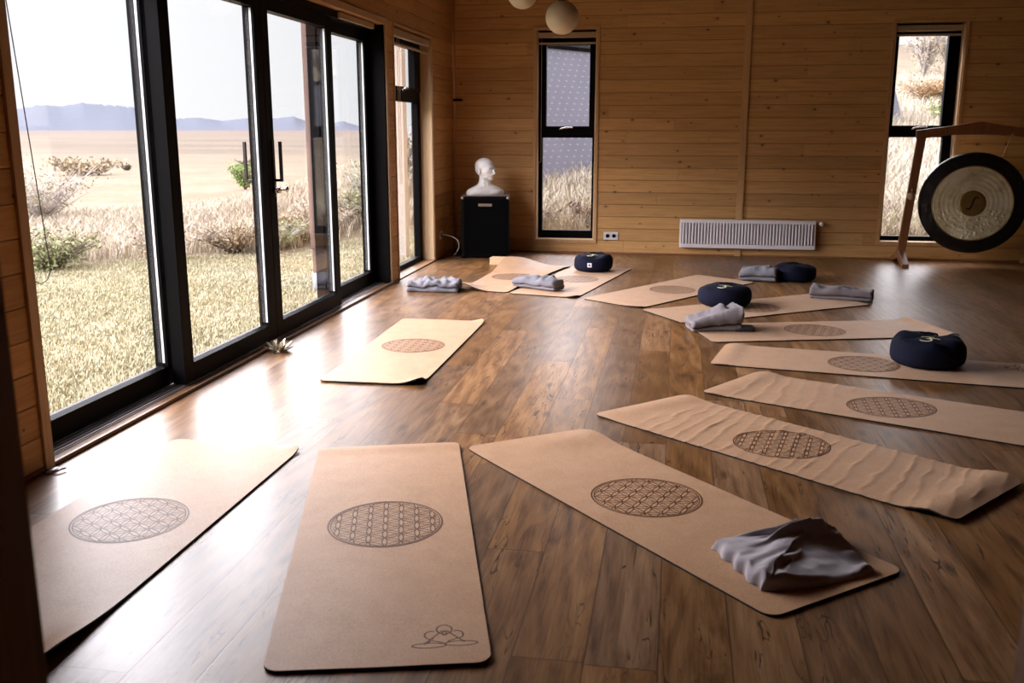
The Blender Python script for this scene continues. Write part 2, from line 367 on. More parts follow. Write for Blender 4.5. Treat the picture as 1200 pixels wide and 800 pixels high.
f = MB().box(XL-TH, XR+TH, -2.2, YB+TH, -0.12, 0.0); struct(f.build('floor', M['floor']))
f = MB().box(XL-TH, XR+TH, -2.2, YB+TH, CEIL, CEIL+0.15); struct(f.build('ceiling', M['ceiling']))
w = MB(); a, b = XL-TH, XL
w.box(a, b, -2.2, D0, 0, CEIL); w.box(a, b, D0, D1, DT, CEIL); w.box(a, b, D1, W3[0], 0, CEIL)
w.box(a, b, W3[0], W3[1], W3[3], CEIL); w.box(a, b, W3[1], YB+TH, 0, CEIL)
struct(w.build('wall_left', M['pine']))
w = MB(); a, b = YB, YB+TH
w.box(XL, W1[0], a, b, 0, CEIL); w.box(W1[0], W1[1], a, b, 0, W1[2]); w.box(W1[0], W1[1], a, b, W1[3], CEIL)
w.box(W1[1], W2[0], a, b, 0, CEIL); w.box(W2[0], W2[1], a, b, 0, W2[2]); w.box(W2[0], W2[1], a, b, W2[3], CEIL); w.box(W2[1], XR, a, b, 0, CEIL)
struct(w.build('wall_back', M['pine']))
struct(MB().box(XR, XR+TH, -2.2, YB+TH, 0, CEIL).build('wall_right', M['ceiling']))
w = MB(); w.box(XL, JL, FY0, FY1, 0, CEIL); w.box(JR, XR, FY0, FY1, 0, CEIL); w.box(JL, JR, FY0, FY1, 2.15, CEIL)
struct(w.build('wall_front', M['jamb']))
struct(MB().box(XL, XR, -2.2, -2.05, 0, CEIL).build('wall_corridor', M['pine']))
# trims
def casing(name, u0, u1, z0, z1, wd, side, d=0.012, bottom=True, mat=None):
    m = MB()
    def bx(a0, a1, c0, c1):
        if side == 'back': m.box(a0, a1, YB-d, YB-0.0005, c0, c1)
        else: m.box(XL+0.0005, XL+d, a0, a1, c0, c1)
    bx(u0-wd, u0, z0-(wd if bottom else 0), z1+wd); bx(u1, u1+wd, z0-(wd if bottom else 0), z1+wd); bx(u0, u1, z1, z1+wd)
    if bottom: bx(u0, u1, z0-wd, z0)
    return struct(m.build(name, mat or M['casing'], bevel=0.002))
casing('trim_1', D0, D1, 0.001, DT, 0.055, 'left', 0.014, False, M['reveal'])
casing('trim_2', W3[0], W3[1], 0.001, W3[3], 0.02, 'left', 0.010, False, M['reveal'])
casing('trim_3', *W1, 0.032, 'back', 0.014)
casing('trim_4', *W2, 0.032, 'back', 0.014)
struct(MB().box(0.672, 0.745, YB-0.022, YB-0.0005, 0.001, CEIL-0.001).build('trim_5', M['casing'], bevel=0.003))
struct(MB().box(XL-0.052, XL-0.0, D0+0.001, D1-0.001, 0.001, 0.012).box(XL-0.004, XL+0.012, D0+0.001, D1-0.001, 0.001, 0.020).build('trim_6', M['sill'], bevel=0.002))
struct(MB().box(XL-0.012, XL+0.012, D1-0.005, D1+0.06, 0.001, 0.004).build('trim_7', M['sill']))
struct(MB().box(XL+0.0005, XR-0.001, YB-0.010, YB-0.0005, 0.001, 0.018).build('baseboard_back', M['jamb']))
struct(MB().box(XL+0.0005, XL+0.010, 0.96, D0-0.06, 0.001, 0.018).build('baseboard_left', M['jamb']))

# ---------------------------------------------------------------- windows
def mapper(side):
    if side == 'back': return lambda u, d, z: (u, YB+d, z)
    return lambda u, d, z: (XL-d, u, z)
def wbox(m, mp, u0, u1, d0, d1, z0, z1, mi=0):
    p, q = mp(u0, d0, z0), mp(u1, d1, z1); m.box(p[0], q[0], p[1], q[1], p[2], q[2], mi)
def ring(m, mp, u0, u1, z0, z1, d0, d1, l, r, b, t, mi=0):
    wbox(m, mp, u0, u0+l, d0, d1, z0, z1, mi); wbox(m, mp, u1-r, u1, d0, d1, z0, z1, mi)
    wbox(m, mp, u0+l, u1-r, d0, d1, z0, z0+b, mi); wbox(m, mp, u0+l, u1-r, d0, d1, z1-t, z1, mi)
def handle_small(mp, u, d, z, parent):
    m = MB(); P = lambda a, b_, c: Vector(mp(a, b_, c))
    m.tube([P(u-0.09, d-0.012, z-0.012), P(u-0.05, d-0.022, z+0.004), P(u, d-0.03, z+0.012), P(u+0.07, d-0.03, z+0.010)], 0.008, 8)
    m.tube([P(u, d, z+0.004), P(u, d-0.03, z+0.012)], 0.011, 8)
    return m.build('window_handle', M['chrome'], parent, True)
def window(name, side, u0, u1, z0, z1, depth, zt0, zt1, sash_l, sash_r, low_l, low_r, botrail, head):
    mp = mapper(side); e = struct(empty(name, mp((u0+u1)/2, depth, z0)))
    pl = mp((u0+u1)/2, depth, z0)
    base = lambda o: (setattr(o, 'matrix_parent_inverse', Matrix.Translation(Vector(pl)).inverted()), o)[1]
    g = 0.001
    m = MB(); ring(m, mp, u0+g, u1-g, z0+g, z1-g, depth, depth+0.07, low_l, low_r, botrail, head)
    wbox(m, mp, u0+low_l, u1-low_r, depth, depth+0.07, zt0, zt1)
    base(m.build('window_frame', M['frame'], e, bevel=0.003))
    m = MB(); ring(m, mp, u0+low_l*0.5, u1-low_r*0.5, zt1-0.02, z1-head+0.02, depth-0.022, depth+0.05, sash_l-low_l*0.5, sash_r-low_r*0.5, 0.035, 0.06)
    s = base(m.build('window_sash', M['frame'], e, bevel=0.003))
    m = MB(); wbox(m, mp, u0+low_l-0.01, u1-low_r+0.01, depth+0.03, depth+0.036, z0+botrail-0.01, zt0+0.01); base(m.build('lower_pane', M['glass'], e))
    m = MB(); wbox(m, mp, u0+sash_l-0.01, u1-sash_r+0.01, depth+0.01, depth+0.016, zt1+0.005, z1-head-0.03); base(m.build('upper_pane', M['glass'], e))
    # timber lining of the reveal
    m = MB(); t = 0.012
    wbox(m, mp, u0+g, u0+t, 0.0, depth-0.001, z0+t, z1-g); wbox(m, mp, u1-t, u1-g, 0.0, depth-0.001, z0+t, z1-g)
    base(m.build('window_lining', M['reveal'], e, bevel=0.002))
    m = MB(); wbox(m, mp, u0+g, u1-g, -0.012, depth-0.001, z0+g, z0+t); base(m.build('window_sill', M['reveal'] if side == 'back' else M['sill'], e, bevel=0.002))
    base(handle_small(mp, (u0+u1)/2+0.0, depth-0.022, zt1-0.012, e))
    return e
window('window_1', 'back', *W1, 0.13, 1.31, 1.425, 0.10, 0.085, 0.055, 0.045, 0.10, 0.12)
window('window_2', 'back', *W2, 0.13, 1.32, 1.43, 0.065, 0.135, 0.045, 0.10, 0.06, 0.07)
window('window_3', 'left', *W3, 0.13, 1.675, 1.80, 0.10, 0.26, 0.09, 0.10, 0.06, 0.09)

def blind(label, side, u0, u1, z, d, hgt, cord=None, cordmat='cord', rail=None):
    mp = mapper(side); pl = Vector(mp((u0+u1)/2, d, z))
    e = thing('roller_blind', label, 'blind', pl, 0, None)
    inv = Matrix.Translation(pl).inverted()
    m = MB(); wbox(m, mp, u0, u1, d, d+0.055, z, z+hgt); o = m.build('cassette', M['blind'], e, bevel=0.006); o.matrix_parent_inverse = inv
    if rail: m = MB(); wbox(m, mp, u0+0.01, u1-0.01, d+0.02, d+0.04, rail, rail+0.022); o = m.build('bottom_rail', M['blind'], e, bevel=0.003); o.matrix_parent_inverse = inv
    if cord:
        uc, zb, w, dd = cord; pts = []; slant = 0.10 if side == 'left' and w > 0.09 else 0.0
        for i in range(13): pts.append(mp(uc-w/2, dd, z+0.01+(zb+w/2-z)*i/12))
        for i in range(1, 8): a = pi*i/8; pts.append(mp(uc-w/2*cos(a), dd, zb+w/2-w/2*sin(a)))
        for i in range(13): pts.append(mp(uc+w/2-slant*min(1, i/9), dd, zb+w/2+(z+0.01-zb-w/2)*i/12))
        m = MB(); m.tube(pts, 0.0022, 6); o = m.build('bead_chain', M[cordmat], e, True); o.matrix_parent_inverse = inv
    return e
blind('beige roller blind cassette in the tall back window beside the white bust', 'back', W1[0]+0.014, W1[1]-0.014, 2.405, 0.02, 0.06, (W1[0]+0.035, 1.03, 0.035, 0.045), 'cordlight', 2.335)
blind('beige roller blind cassette in the tall back window behind the gong', 'back', W2[0]+0.014, W2[1]-0.014, 2.415, 0.02, 0.06, None, 'cord', 2.365)
blind('beige roller blind cassette over the narrow window on the left wall', 'left', W3[0]+0.014, W3[1]-0.014, 2.245, 0.01, 0.065, (W3[0]+0.10, 0.90, 0.06, -0.014), 'cordlight', 2.17)
blind('short beige roller blind box over the farthest glass door panel', 'left', 7.45, 8.30, 2.245, 0.03, 0.045, None)
blind('roller blind at the near end of the glass doors with long looped cord', 'left', 3.60, 4.60, 2.25, 0.03, 0.045, (3.565, 0.775, 0.13, 0.012), 'cord')

# ---------------------------------------------------------------- sliding doors
mpL = mapper('left'); dr = struct(empty('door_1', (XL-0.1, (D0+D1)/2, 0)))
invD = Matrix.Translation(dr.location).inverted()
def dp(o): o.matrix_parent_inverse = invD; return o
m = MB(); wbox(m, mpL, D0+0.001, D0+0.022, 0.0, 0.215, 0.001, DT-0.001); wbox(m, mpL, D1-0.022, D1-0.001, 0.0, 0.215, 0.001, DT-0.001)
wbox(m, mpL, D0+0.022, D1-0.022, 0.055, 0.215, 2.24, DT-0.001); wbox(m, mpL, D0+0.022, D1-0.022, 0.055, 0.215, -0.10, 0.010)
dp(m.build('door_frame', M['frame'], dr, bevel=0.003))
m = MB()
for k, dd in enumerate((0.060, 0.085, 0.110, 0.132)): wbox(m, mpL, D0+0.03, D1-0.03, dd, dd+0.008, 0.010, 0.022)
wbox(m, mpL, D0+0.03, D1-0.03, 0.053, 0.060, 0.0115, 0.016)
dp(m.build('track', M['track'], dr))
def leaf(u0, u1, d, hand=None):
    z0, z1 = 0.024, 2.235; T = 0.075; st, rb, rt = 0.105, 0.105, 0.085
    m = MB(); ring(m, mpL, u0, u1, z0, z1, d, d+T, st, st, rb, rt)
    # sloping bead on the bottom rail
    p = [mpL(u0+st, d, z0+rb), mpL(u1-st, d, z0+rb), mpL(u1-st, d+0.030, z0+rb+0.012), mpL(u0+st, d+0.030, z0+rb+0.012), mpL(u1-st, d+0.030, z0+rb), mpL(u0+st, d+0.030, z0+rb)]
    m.add(p, [(0, 1, 2, 3), (1, 4, 2), (0, 3, 5), (3, 2, 4, 5)])
    o = m.build('door_leaf', M['frame'], dr, bevel=0.002); dp(o)
    m = MB(); wbox(m, mpL, u0+st-0.01, u1-st+0.01, d+0.030, d+0.036, z0+rb-0.01, z1-rt+0.01); m.build('glass', M['glass'], o)
    m = MB(); wbox(m, mpL, u1-st-0.003, u1-st-0.0005, d+0.016, d+0.029, z0+rb+0.02, z1-rt-0.01); m.build('glazing_spacer', M['alu'], o)
    if hand:
        zt, zb = 1.325, 1.065; m = MB()
        if hand > 0:       # pull bar on the room side
            uc = u0+0.075; wbox(m, mpL, uc-0.011, uc+0.011, d-0.062, d-0.044, zb, zt); wbox(m, mpL, uc-0.009, uc+0.009, d-0.046, d-0.006, zb, zb+0.018)
            wbox(m, mpL, uc-0.018, uc+0.018, d-0.007, d, 0.965, 1.335)
        else:              # pull bar on the garden side, seen through the glass
            uc = u1-0.065; wbox(m, mpL, uc-0.011, uc+0.011, d+T+0.044, d+T+0.062, zb, zt); wbox(m, mpL, uc-0.009, uc+0.009, d+T, d+T+0.046, zb, zb+0.018)
        m.build('door_handle', M['black'], o, bevel=0.002)
    return o
leaf(D0+0.025, 4.83, 0.140); leaf(4.74, 5.995, 0.050, -1); l3 = leaf(6.0, 7.28, 0.050, 1); leaf(7.18, D1-0.025, 0.140)
m = MB(); q = lambda u, d, z: Vector(mpL(u, d, z))
m.tube([q(6.05, 0.05, 1.01), q(6.05, 0.015, 1.01)], 0.016, 12); m.tube([q(6.05, 0.015, 1.01), q(6.05, 0.0, 1.01)], [0.022, 0.018], 12)
m.tube([q(6.05, 0.0, 1.01), q(6.13, -0.008, 1.01)], 0.007, 8); m.ico(q(6.14, -0.008, 1.012), (0.012, 0.018, 0.02), 2)
m.build('lock_knob', M['chrome'], l3, True)

# ---------------------------------------------------------------- yoga mats
def flower_lines(R):
    """polylines (in metres, local) of the flower-of-life print"""
    a = R*0.955/3.0; out = []; Rin = 3*a
    for i in range(-6, 7):
        for j in range(-6, 7):
            cx = a*(sqrt(3)/2)*i; cy = a*(j+0.5*(i % 2))
            if hypot(cx, cy) > Rin+a*0.98: continue
            run = []
            for k in range(49):
                t = 2*pi*k/48; p = (cx+a*cos(t), cy+a*sin(t))
                if hypot(*p) <= Rin*1.002: run.append(p)
                else:
                    if len(run) > 1: out.append((run, 0.0042))
                    run = []
            if len(run) > 1: out.append((run, 0.0042))
    for r, w in ((R, 0.0062), (Rin, 0.0036)):
        out.append(([(r*cos(2*pi*k/96), r*sin(2*pi*k/96)) for k in range(97)], w))
    return out
def yogi_lines():
    out = []; E = lambda cx, cy, rx, ry, a0=0, a1=360, n=22: [(cx+rx*cos(radians(a0+(a1-a0)*k/n)), cy+ry*sin(radians(a0+(a1-a0)*k/n))) for k in range(n+1)]
    out += [E(0, 0.080, 0.022, 0.026), E(0, 0.058, 0.007, 0.010)]
    out += [[(-0.060, 0.0), (-0.022, 0.052), (-0.008, 0.072), (0.008, 0.072), (0.022, 0.052), (0.055, 0.006)]]
    out += [E(-0.038, 0.050, 0.019, 0.022, 60, 290), E(0.036, 0.050, 0.017, 0.022, -110, 120)]
    out += [E(-0.045, -0.006, 0.048, 0.013), E(0.045, 0.0, 0.046, 0.013)]
    out += [[(-0.052, 0.004), (-0.038, 0.020), (-0.012, 0.010), (0.0, 0.0), (0.012, 0.016), (0.038, 0.030)]]
    return [(p, 0.0052) for p in out]
FL = flower_lines(0.205)
def smooth(a, b, x):
    t = max(0.0, min(1.0, (x-a)/(b-a))); return t*t*(3-2*t)
def mat_obj(label, a0, b0, a1, b1, hf=lambda s, t: 0.0, cs=0.478, logo=None, ns=90, nt_=26, group='cork yoga mats laid out on the floor', rr=0.045, wr=None):
    """a0,b0: corners of the start end (t=0,1); a1,b1: corners of the other end; hf: height of the sheet"""
    A0, B0, A1, B1 = [Vector((*p, 0)) for p in (a0, b0, a1, b1)]
    L = ((A1-A0).length+(B1-B0).length)/2; W = ((B0-A0).length+(B1-A1).length)/2
    cen = (A0+B0+A1+B1)/4
    e = thing('yoga_mat', label, 'yoga mat', (cen.x, cen.y, 0), 0, None)
    seed = random.random()*100
    def base(s, t): return (A0*(1-s)+A1*s)*(1-t)+(B0*(1-s)+B1*s)*t-cen
    def P(s, t, off):
        p = base(s, t); h = hf(s, t)+0.0012*mnoise.noise(Vector((s*6, t*3, seed)))+0.0012
        if wr: h += wr(s, t)
        return Vector((p.x, p.y, max(0.0008, h)+off))
    ss = []
    for i in range(ns+1): ss.append(i/ns)
    extra = [rr/L*(1-cos(pi/2*k/6)) for k in range(7)]
    ss = sorted(set([round(x, 6) for x in ss if rr/L < x < 1-rr/L]+[round(x, 6) for x in extra]+[round(1-x, 6) for x in extra]))
    def inset(s):
        d = min(s, 1-s)*L
        return 0.0 if d >= rr else (rr-sqrt(max(0, rr*rr-(rr-d)**2)))/W
    def slab(z0, z1, shrink=0.0):
        m = MB(); n = len(ss); k = nt_+1; vs = []
        for lay in (z1, z0):
            for s in ss:
                q = inset(s)+shrink
                for j in range(k):
                    t = q+(1-2*q)*j/nt_; vs.append(P(s, t, lay))
        N0 = n*k; fs = []
        for i in range(n-1):
            for j in range(nt_):
                a = i*k+j; fs.append((a, a+1, a+k+1, a+k)); fs.append((N0+a, N0+a+k, N0+a+k+1, N0+a+1))
        loop = [i*k for i in range(n)]+[(n-1)*k+j for j in range(1, k)]+[i*k+nt_ for i in range(n-2, -1, -1)]+[j for j in range(nt_-1, 0, -1)]
        S0 = len(vs); c = len(loop); vs += [vs[q] for q in loop]+[vs[N0+q] for q in loop]
        fs += [(S0+i, S0+(i+1) % c, S0+c+(i+1) % c, S0+c+i) for i in range(c)]
        return m.add(vs, fs)
    slab(0.0, 0.0062).build('rubber_base', M['rubber'], e, True)
    top = slab(0.0063, 0.0078, 0.0)
    # printed line work on the cork
    def ribbon(lines, s0, t0, sgn=1):
        for li, (pts, w) in enumerate(lines):
            n = len(pts); vs = []
            for i in range(n):
                p = Vector(pts[i]); d = (Vector(pts[min(i+1, n-1)])-Vector(pts[max(i-1, 0)]))
                if d.length < 1e-9: d = Vector((1, 0))
                d.normalize(); q = Vector((-d.y, d.x))*w/2
                for r in (p+q, p-q):
                    vs.append(P(s0-sgn*r.y/L, t0+sgn*r.x/W, 0.0080+li*7e-6))
            top.add(vs, [(2*i, 2*i+1, 2*i+3, 2*i+2) for i in range(n-1)], 1)
    ribbon(FL, cs, 0.5)
    if logo: ribbon(yogi_lines(), logo[0], logo[1], logo[2])
    top.build('cork_top', [M['cork'], M['print']], e, True)
    return e
def hump(s, c, w, a): return a*exp(-((s-c)/w)**2)
def lift(s, t, s0, t0, ws, wt, a): return a*exp(-((s-s0)/ws)**2-((t-t0)/wt)**2)
def ridges(seed, amp, k, s0=0.0, s1=1.0, skew=0.12):
    def f(s, t):
        u = s+skew*(t-0.5)+0.014*mnoise.noise(Vector((s*9, t*5, seed)))+0.005*mnoise.noise(Vector((s*30, t*16, seed)))
        v = u*k+1.1*mnoise.noise(Vector((u*4.0, t*0.8, seed+4))); c = math.floor(v); q = v-c-0.5
        r = exp(-(q/(0.16 if q > 0 else 0.07))**2)
        on = 0.35+1.1*abs(mnoise.noise(Vector((c*1.7, t*3.2, seed+9))))
        env = smooth(s0-0.02, s0+0.04, s)*(1-smooth(s1-0.06, s1+0.03, s))
        return amp*env*(r*on+0.25*mnoise.noise(Vector((s*22, t*7, seed+2))))
    return f
mat_obj('cork yoga mat lying beside the glass doors at the front left corner of the floor', (-2.24, 3.90), (-1.615, 3.88), (-2.24, 2.03), (-1.61, 2.03),
        lambda s, t: lift(s, t, 0, 1, 0.03, 0.12, 0.022)+lift(s, t, 1, 1, 0.13, 0.10, 0.035), logo=None)
mat_obj('cork yoga mat with seated figure print in its near corner, lying front and centre', (-1.53, 3.87), (-0.935, 4.06), (-1.03, 2.13), (-0.44, 2.275),
        lambda s, t: hump(s, 0.02, 0.03, 0.006)+lift(s, t, 0.97, 1, 0.05, 0.4, 0.003), logo=(0.945, 0.80, 1))
mat_obj('cork yoga mat with the large crumpled grey blanket lying on its near end', (-0.89, 4.0), (-0.382, 4.345), (0.32, 2.65), (0.775, 3.04),
        lambda s, t: hump(s, 0.06, 0.06, 0.015)*smooth(0.0, 1.0, t)+0.004*exp(-s/0.04))
rD = ridges(3.0, 0.0048, 21, 0.10)
mat_obj('badly creased cork yoga mat rippled along its whole length at the right front', (-0.37, 4.61), (0.078, 5.03), (1.04, 3.47), (1.425, 3.94),
        lambda s, t: hump(s, 0.035, 0.05, 0.014)*(0.3+0.7*t)+hump(s, 0.95, 0.05, 0.024), wr=rD, ns=300, nt_=36)
rE = ridges(11.0, 0.0036, 17, 0.03, 0.38)
mat_obj('cork yoga mat creased only at its left end, next behind the rippled mat', (0.17, 5.12), (0.507, 5.61), (1.824, 4.339), (2.163, 4.83),
        lambda s, t: hump(s, 0.035, 0.045, 0.015)*(0.35+0.65*t), wr=rE, ns=260, nt_=36)
mat_obj('cork yoga mat under the nearest navy cushion at the right edge', (0.24, 5.79), (0.362, 6.36), (2.05, 5.49), (2.16, 6.10),
        lambda s, t: hump(s, 0.04, 0.035, 0.013)*(0.3+0.7*t), logo=(0.955, 0.80, 1))
mat_obj('cork yoga mat with folded taupe blanket on its left end and raised right end', (0.28, 6.42), (0.11, 6.99), (1.985, 6.90), (1.80, 7.47),
        lambda s, t: hump(s, 0.965, 0.03, 0.022))
mat_obj('cork yoga mat carrying the middle navy cushion over its printed circle', (0.085, 7.01), (-0.24, 7.51), (1.60, 8.08), (1.27, 8.60), lambda s, t: 0.008*exp(-((s-0.0)/0.06)**2))
mat_obj('empty cork yoga mat pointing diagonally away between the left and middle cushions', (-0.25, 7.60), (-0.75, 7.97), (0.755, 9.12), (0.24, 9.52), lambda s, t: lift(s, t, 0, 0, 0.03, 0.2, 0.012), cs=0.50)
mat_obj('cork yoga mat with the leftmost navy cushion on its far end', (-1.03, 9.93), (-0.42, 9.85), (-1.41, 8.14), (-0.80, 8.0),
        lambda s, t: lift(s, t, 1, 1, 0.04, 0.12, 0.018))
mat_obj('cork yoga mat at the back left with its far end propped on the wooden block', (-1.75, 9.95), (-1.055, 9.93), (-1.865, 8.25), (-1.435, 8.17),
        lambda s, t: 0.082*(1-smooth(0.0, 0.40, s))*(1-smooth(0.15, 0.75, t))+lift(s, t, 1, 0, 0.14, 0.34, 0.060)+0.016*smooth(0.75, 1.0, t)*smooth(0.0, 0.15, s)*(1-smooth(0.8, 0.98, s)), cs=0.5)
mat_obj('empty cork yoga mat lying alone in the middle left beside the brass lotus', (-2.0, 6.87), (-1.37, 6.86), (-1.965, 5.0), (-1.365, 5.01),
        lambda s, t: lift(s, t, 1, 1, 0.05, 0.14, 0.034)+lift(s, t, 0, 1, 0.03, 0.10, 0.022)+hump(s, 0.985, 0.025, 0.006))

# ---------------------------------------------------------------- cushions
def cushion(label, x, y, r, h, rz, z=0.0075, mark=True, tagon=False, seed=0.0, crush=0.012):
    e = thing('meditation_cushion', label, 'cushion', (x, y, z), rz, 'round navy meditation cushions')
    seg = 96; prof = []
    for i in range(25):
        a = -pi/2+pi*i/24; ca, sa = cos(a), sin(a)
        rr_ = r*(abs(ca)**0.30); zz = h/2+h/2*(1 if sa > 0 else -1)*(abs(sa)**0.75)
        prof.append((rr_, zz, a))
    m = MB(); vs = []
    for rr_, zz, a in prof:
        for k in range(seg):
            t = 2*pi*k/seg; pl = 1+0.010*sin(t*30)*cos(a)**0.5*(abs(sin(a))+0.15) if cos(a) > 0.001 else 1
            q = mnoise.noise(Vector((cos(t)*1.3, sin(t)*1.3, zz*6+seed)))
            R_ = rr_*pl*(1+0.05*q); Z = max(0, zz+(crush*mnoise.noise(Vector((cos(t)*rr_*9, sin(t)*rr_*9, seed+3)))*zz/h*1.6))
            vs.append((R_*cos(t), R_*sin(t), Z))
    fs = [(i*seg+k, i*seg+(k+1) % seg, (i+1)*seg+(k+1) % seg, (i+1)*seg+k) for i in range(24) for k in range(seg)]
    m.add(vs, fs); m.build('cover', M['navy'], e, True)
    zt = lambda px, py: h*(1-0.10*(hypot(px, py)/r)**2)
    m = MB(); m.tube([(r*1.0*cos(2*pi*k/48), r*1.0*sin(2*pi*k/48), h*0.82) for k in range(48)], 0.0035, 6, closed=True)
    m2 = MB(); m2.tube([(-0.05, 0.05, h-0.004), (-0.045, 0.05, h+0.006), (0, 0.054, h+0.010), (0.045, 0.05, h+0.006), (0.05, 0.05, h-0.004)], 0.007, 8)
    m2.build('carry_handle', M['navy'], e, True)
    if mark:
        m = MB(); E = lambda cx, cy, rx, ry, a0, a1, n=12: [(cx+rx*cos(radians(a0+(a1-a0)*k/n)), cy+ry*sin(radians(a0+(a1-a0)*k/n))) for k in range(n+1)]
        cx, cy = 0.0, -r*0.52; S = r/0.2
        for pl in (E(-0.012, 0.022, 0.026, 0.020, 150, -80), E(-0.012, -0.020, 0.032, 0.024, 85, -150), E(0.038, -0.004, 0.024, 0.018, 180, 20), E(0.012, 0.052, 0.020, 0.010, 200, 340)):
            w = 0.010; n = len(pl); vs = []
            for i in range(n):
                d = (Vector(pl[min(i+1, n-1)])-Vector(pl[max(i-1, 0)])).normalized(); q = Vector((-d.y, d.x))*w/2
                for pnt in (Vector(pl[i])+q, Vector(pl[i])-q):
                    X, Y = cx+pnt.x*S, cy+pnt.y*S*1.1; rad = hypot(X, Y)/r
                    # top of the cushion surface
                    zz = h/2+h/2*(max(0.0, 1-min(1, rad)**(1/0.42*1.0)**1))**0.5 if rad < 1 else h/2
                    ca = min(1, rad)**(1/0.30); sa = sqrt(max(0, 1-ca*ca)); zz = h/2+h/2*sa**0.75
                    vs.append((X, Y, zz+0.007))
            m.add(vs, [(2*i, 2*i+1, 2*i+3, 2*i+2) for i in range(n-1)])
        m.build('printed_symbol', M['yellow'], e)
    if tagon:
        m = MB(); m.box(-0.022, 0.022, -r*1.035, -r*1.005, h*0.36, h*0.36+0.042); t_ = m.build('label_tag', M['tag'], e, bevel=0.002)
        m = MB(); m.box(-0.008, 0.008, -r*1.04, -r*1.035, h*0.36+0.013, h*0.36+0.029); m.build('tag_mark', M['navy'], t_)
    return e
cushion('navy meditation cushion with white square tag near the tall back window', -0.80, 9.63, 0.195, 0.165, radians(-6), 0.0075, True, True, 1.0, 0.016)
cushion('navy meditation cushion on a mat in the middle, in front of the radiator', 0.42, 7.85, 0.212, 0.165, radians(-10), 0.008, True, False, 2.0)
cushion('navy meditation cushion farthest back, on the bare floor below the radiator end', 1.14, 9.37, 0.20, 0.15, 0.3, 0.001, False, False, 3.0)
cushion('largest looking navy meditation cushion, nearest, at the right edge of the photo', 1.535, 6.0, 0.215, 0.175, radians(-15), 0.0075, True, False, 4.0, 0.02)

# ---------------------------------------------------------------- blankets
def folded(label, x, y, z, rz, L, W, h, layers, seed, mat, taper=0.0, wob=0.12, name='blanket', bulge=0.0, rise=0.0, pleat=0.0, npl=7):
    """a blanket folded back on itself: serpentine cross-section (across W) swept along L"""
    th = h/layers*0.92; line = []; n = 12
    for k in range(layers):
        zc = th/2+k*h/layers; xs = [-W/2+th*0.5+(W-th)*i/n for i in range(n+1)]
        if k % 2: xs = xs[::-1]
        line += [(q, zc) for q in xs]
        if k < layers-1:
            s = 1 if k % 2 == 0 else -1
            for a in range(1, 5): t = -pi/2+pi*a/5; line.append((s*(W/2-th*0.5)+s*cos(t)*h/layers/2, zc+h/layers/2+sin(t)*h/layers/2))
    nl = len(line); up, dn = [], []
    for i in range(nl):
        d = Vector(line[min(i+1, nl-1)])-Vector(line[max(i-1, 0)]); d.normalize(); q = Vector((-d.y, d.x))*th*0.46
        up.append(Vector(line[i])+q); dn.append(Vector(line[i])-q)
    cs = up+[Vector(line[-1])+ (Vector(line[-1])-Vector(line[-2])).normalized()*th*0.4]+dn[::-1]+[Vector(line[0])+(Vector(line[0])-Vector(line[1])).normalized()*th*0.4]
    ns_ = 44; m = MB(); vs = []
    for i in range(ns_+1):
        s = i/ns_; cap = min(1.0, sqrt(max(0.0, 1-(1-min(s, 1-s)/0.05)**2))) if min(s, 1-s) < 0.05 else 1.0
        sc = (1-taper*s)*(0.90+0.10*cap)
        for p in cs:
            nx = mnoise.noise(Vector((s*3.5, p.x*5, p.y*10+seed))); nz = mnoise.noise(Vector((s*4.5+7, p.x*7, seed+p.y*4)))
            X = (s-0.5)*L+0.10*h*mnoise.noise(Vector((p.x*9, p.y*25, seed+(0 if s < .5 else 9))))*(1 if min(s, 1-s) < 0.1 else 0)
            fine = 0.25*mnoise.noise(Vector((s*14, p.x*18, seed+40+p.y*12)))
            Z = p.y*(0.80+0.20*cap)*(1+wob*(nz+fine)*2.0+bulge*(1-(2*p.x/W)**2)*sin(pi*s)*1.0)*(1-0.35*taper*s)*(1+rise*(s-0.6))*(1+pleat*sin(s*npl*2*pi+p.x/W*4+2*mnoise.noise(Vector((s*3, p.x*6, seed)))))
            vs.append((X, p.x*sc*(1+wob*nx*0.8)+0.03*W*sin(s*5+seed), max(0.0, Z)))
    k = len(cs)
    fs = [(i*k+j, i*k+(j+1) % k, (i+1)*k+(j+1) % k, (i+1)*k+j) for i in range(ns_) for j in range(k)]
    fs += [tuple(range(k)), tuple(ns_*k+j for j in range(k))]
    m.add(vs, fs); o = m.build(name, M[mat], None, True, loc=(x, y, z)); o.rotation_euler = (0, 0, rz)
    return tag(o, label, 'blanket', None)
MT = 0.0105
folded('crumpled pale grey blanket on the bare floor at the back left beside the propped mat', -2.10, 8.22, 0.001, radians(5), 0.46, 0.27, 0.085, 2, 2.0, 'grey', -0.15, 0.24, pleat=0.09, npl=6, bulge=0.2)
folded('pale grey rolled blanket lying across the left corner of the mat with the tagged cushion', -1.19, 8.42, 0.018, radians(-28), 0.46, 0.18, 0.085, 3, 6.0, 'grey', 0.0, 0.22, pleat=0.06, npl=5, bulge=0.2)
folded('pale grey rolled blanket beside the farthest navy cushion', 0.80, 9.27, 0.010, radians(-12), 0.34, 0.19, 0.115, 3, 5.0, 'grey', -0.1, 0.14, bulge=0.25, rise=0.25)
folded('long folded taupe grey blanket on the right end of the middle cushion\'s mat', 1.405, 8.32, MT, radians(-14), 0.50, 0.19, 0.095, 3, 8.0, 'taupedimmed', -0.08, 0.17)
folded('folded taupe blanket bunched high on a mat end in front of the middle cushion', 0.30, 6.87, MT, radians(12), 0.36, 0.26, 0.13, 3, 12.0, 'taupedimmed', 0.0, 0.16, bulge=0.15, rise=0.8)
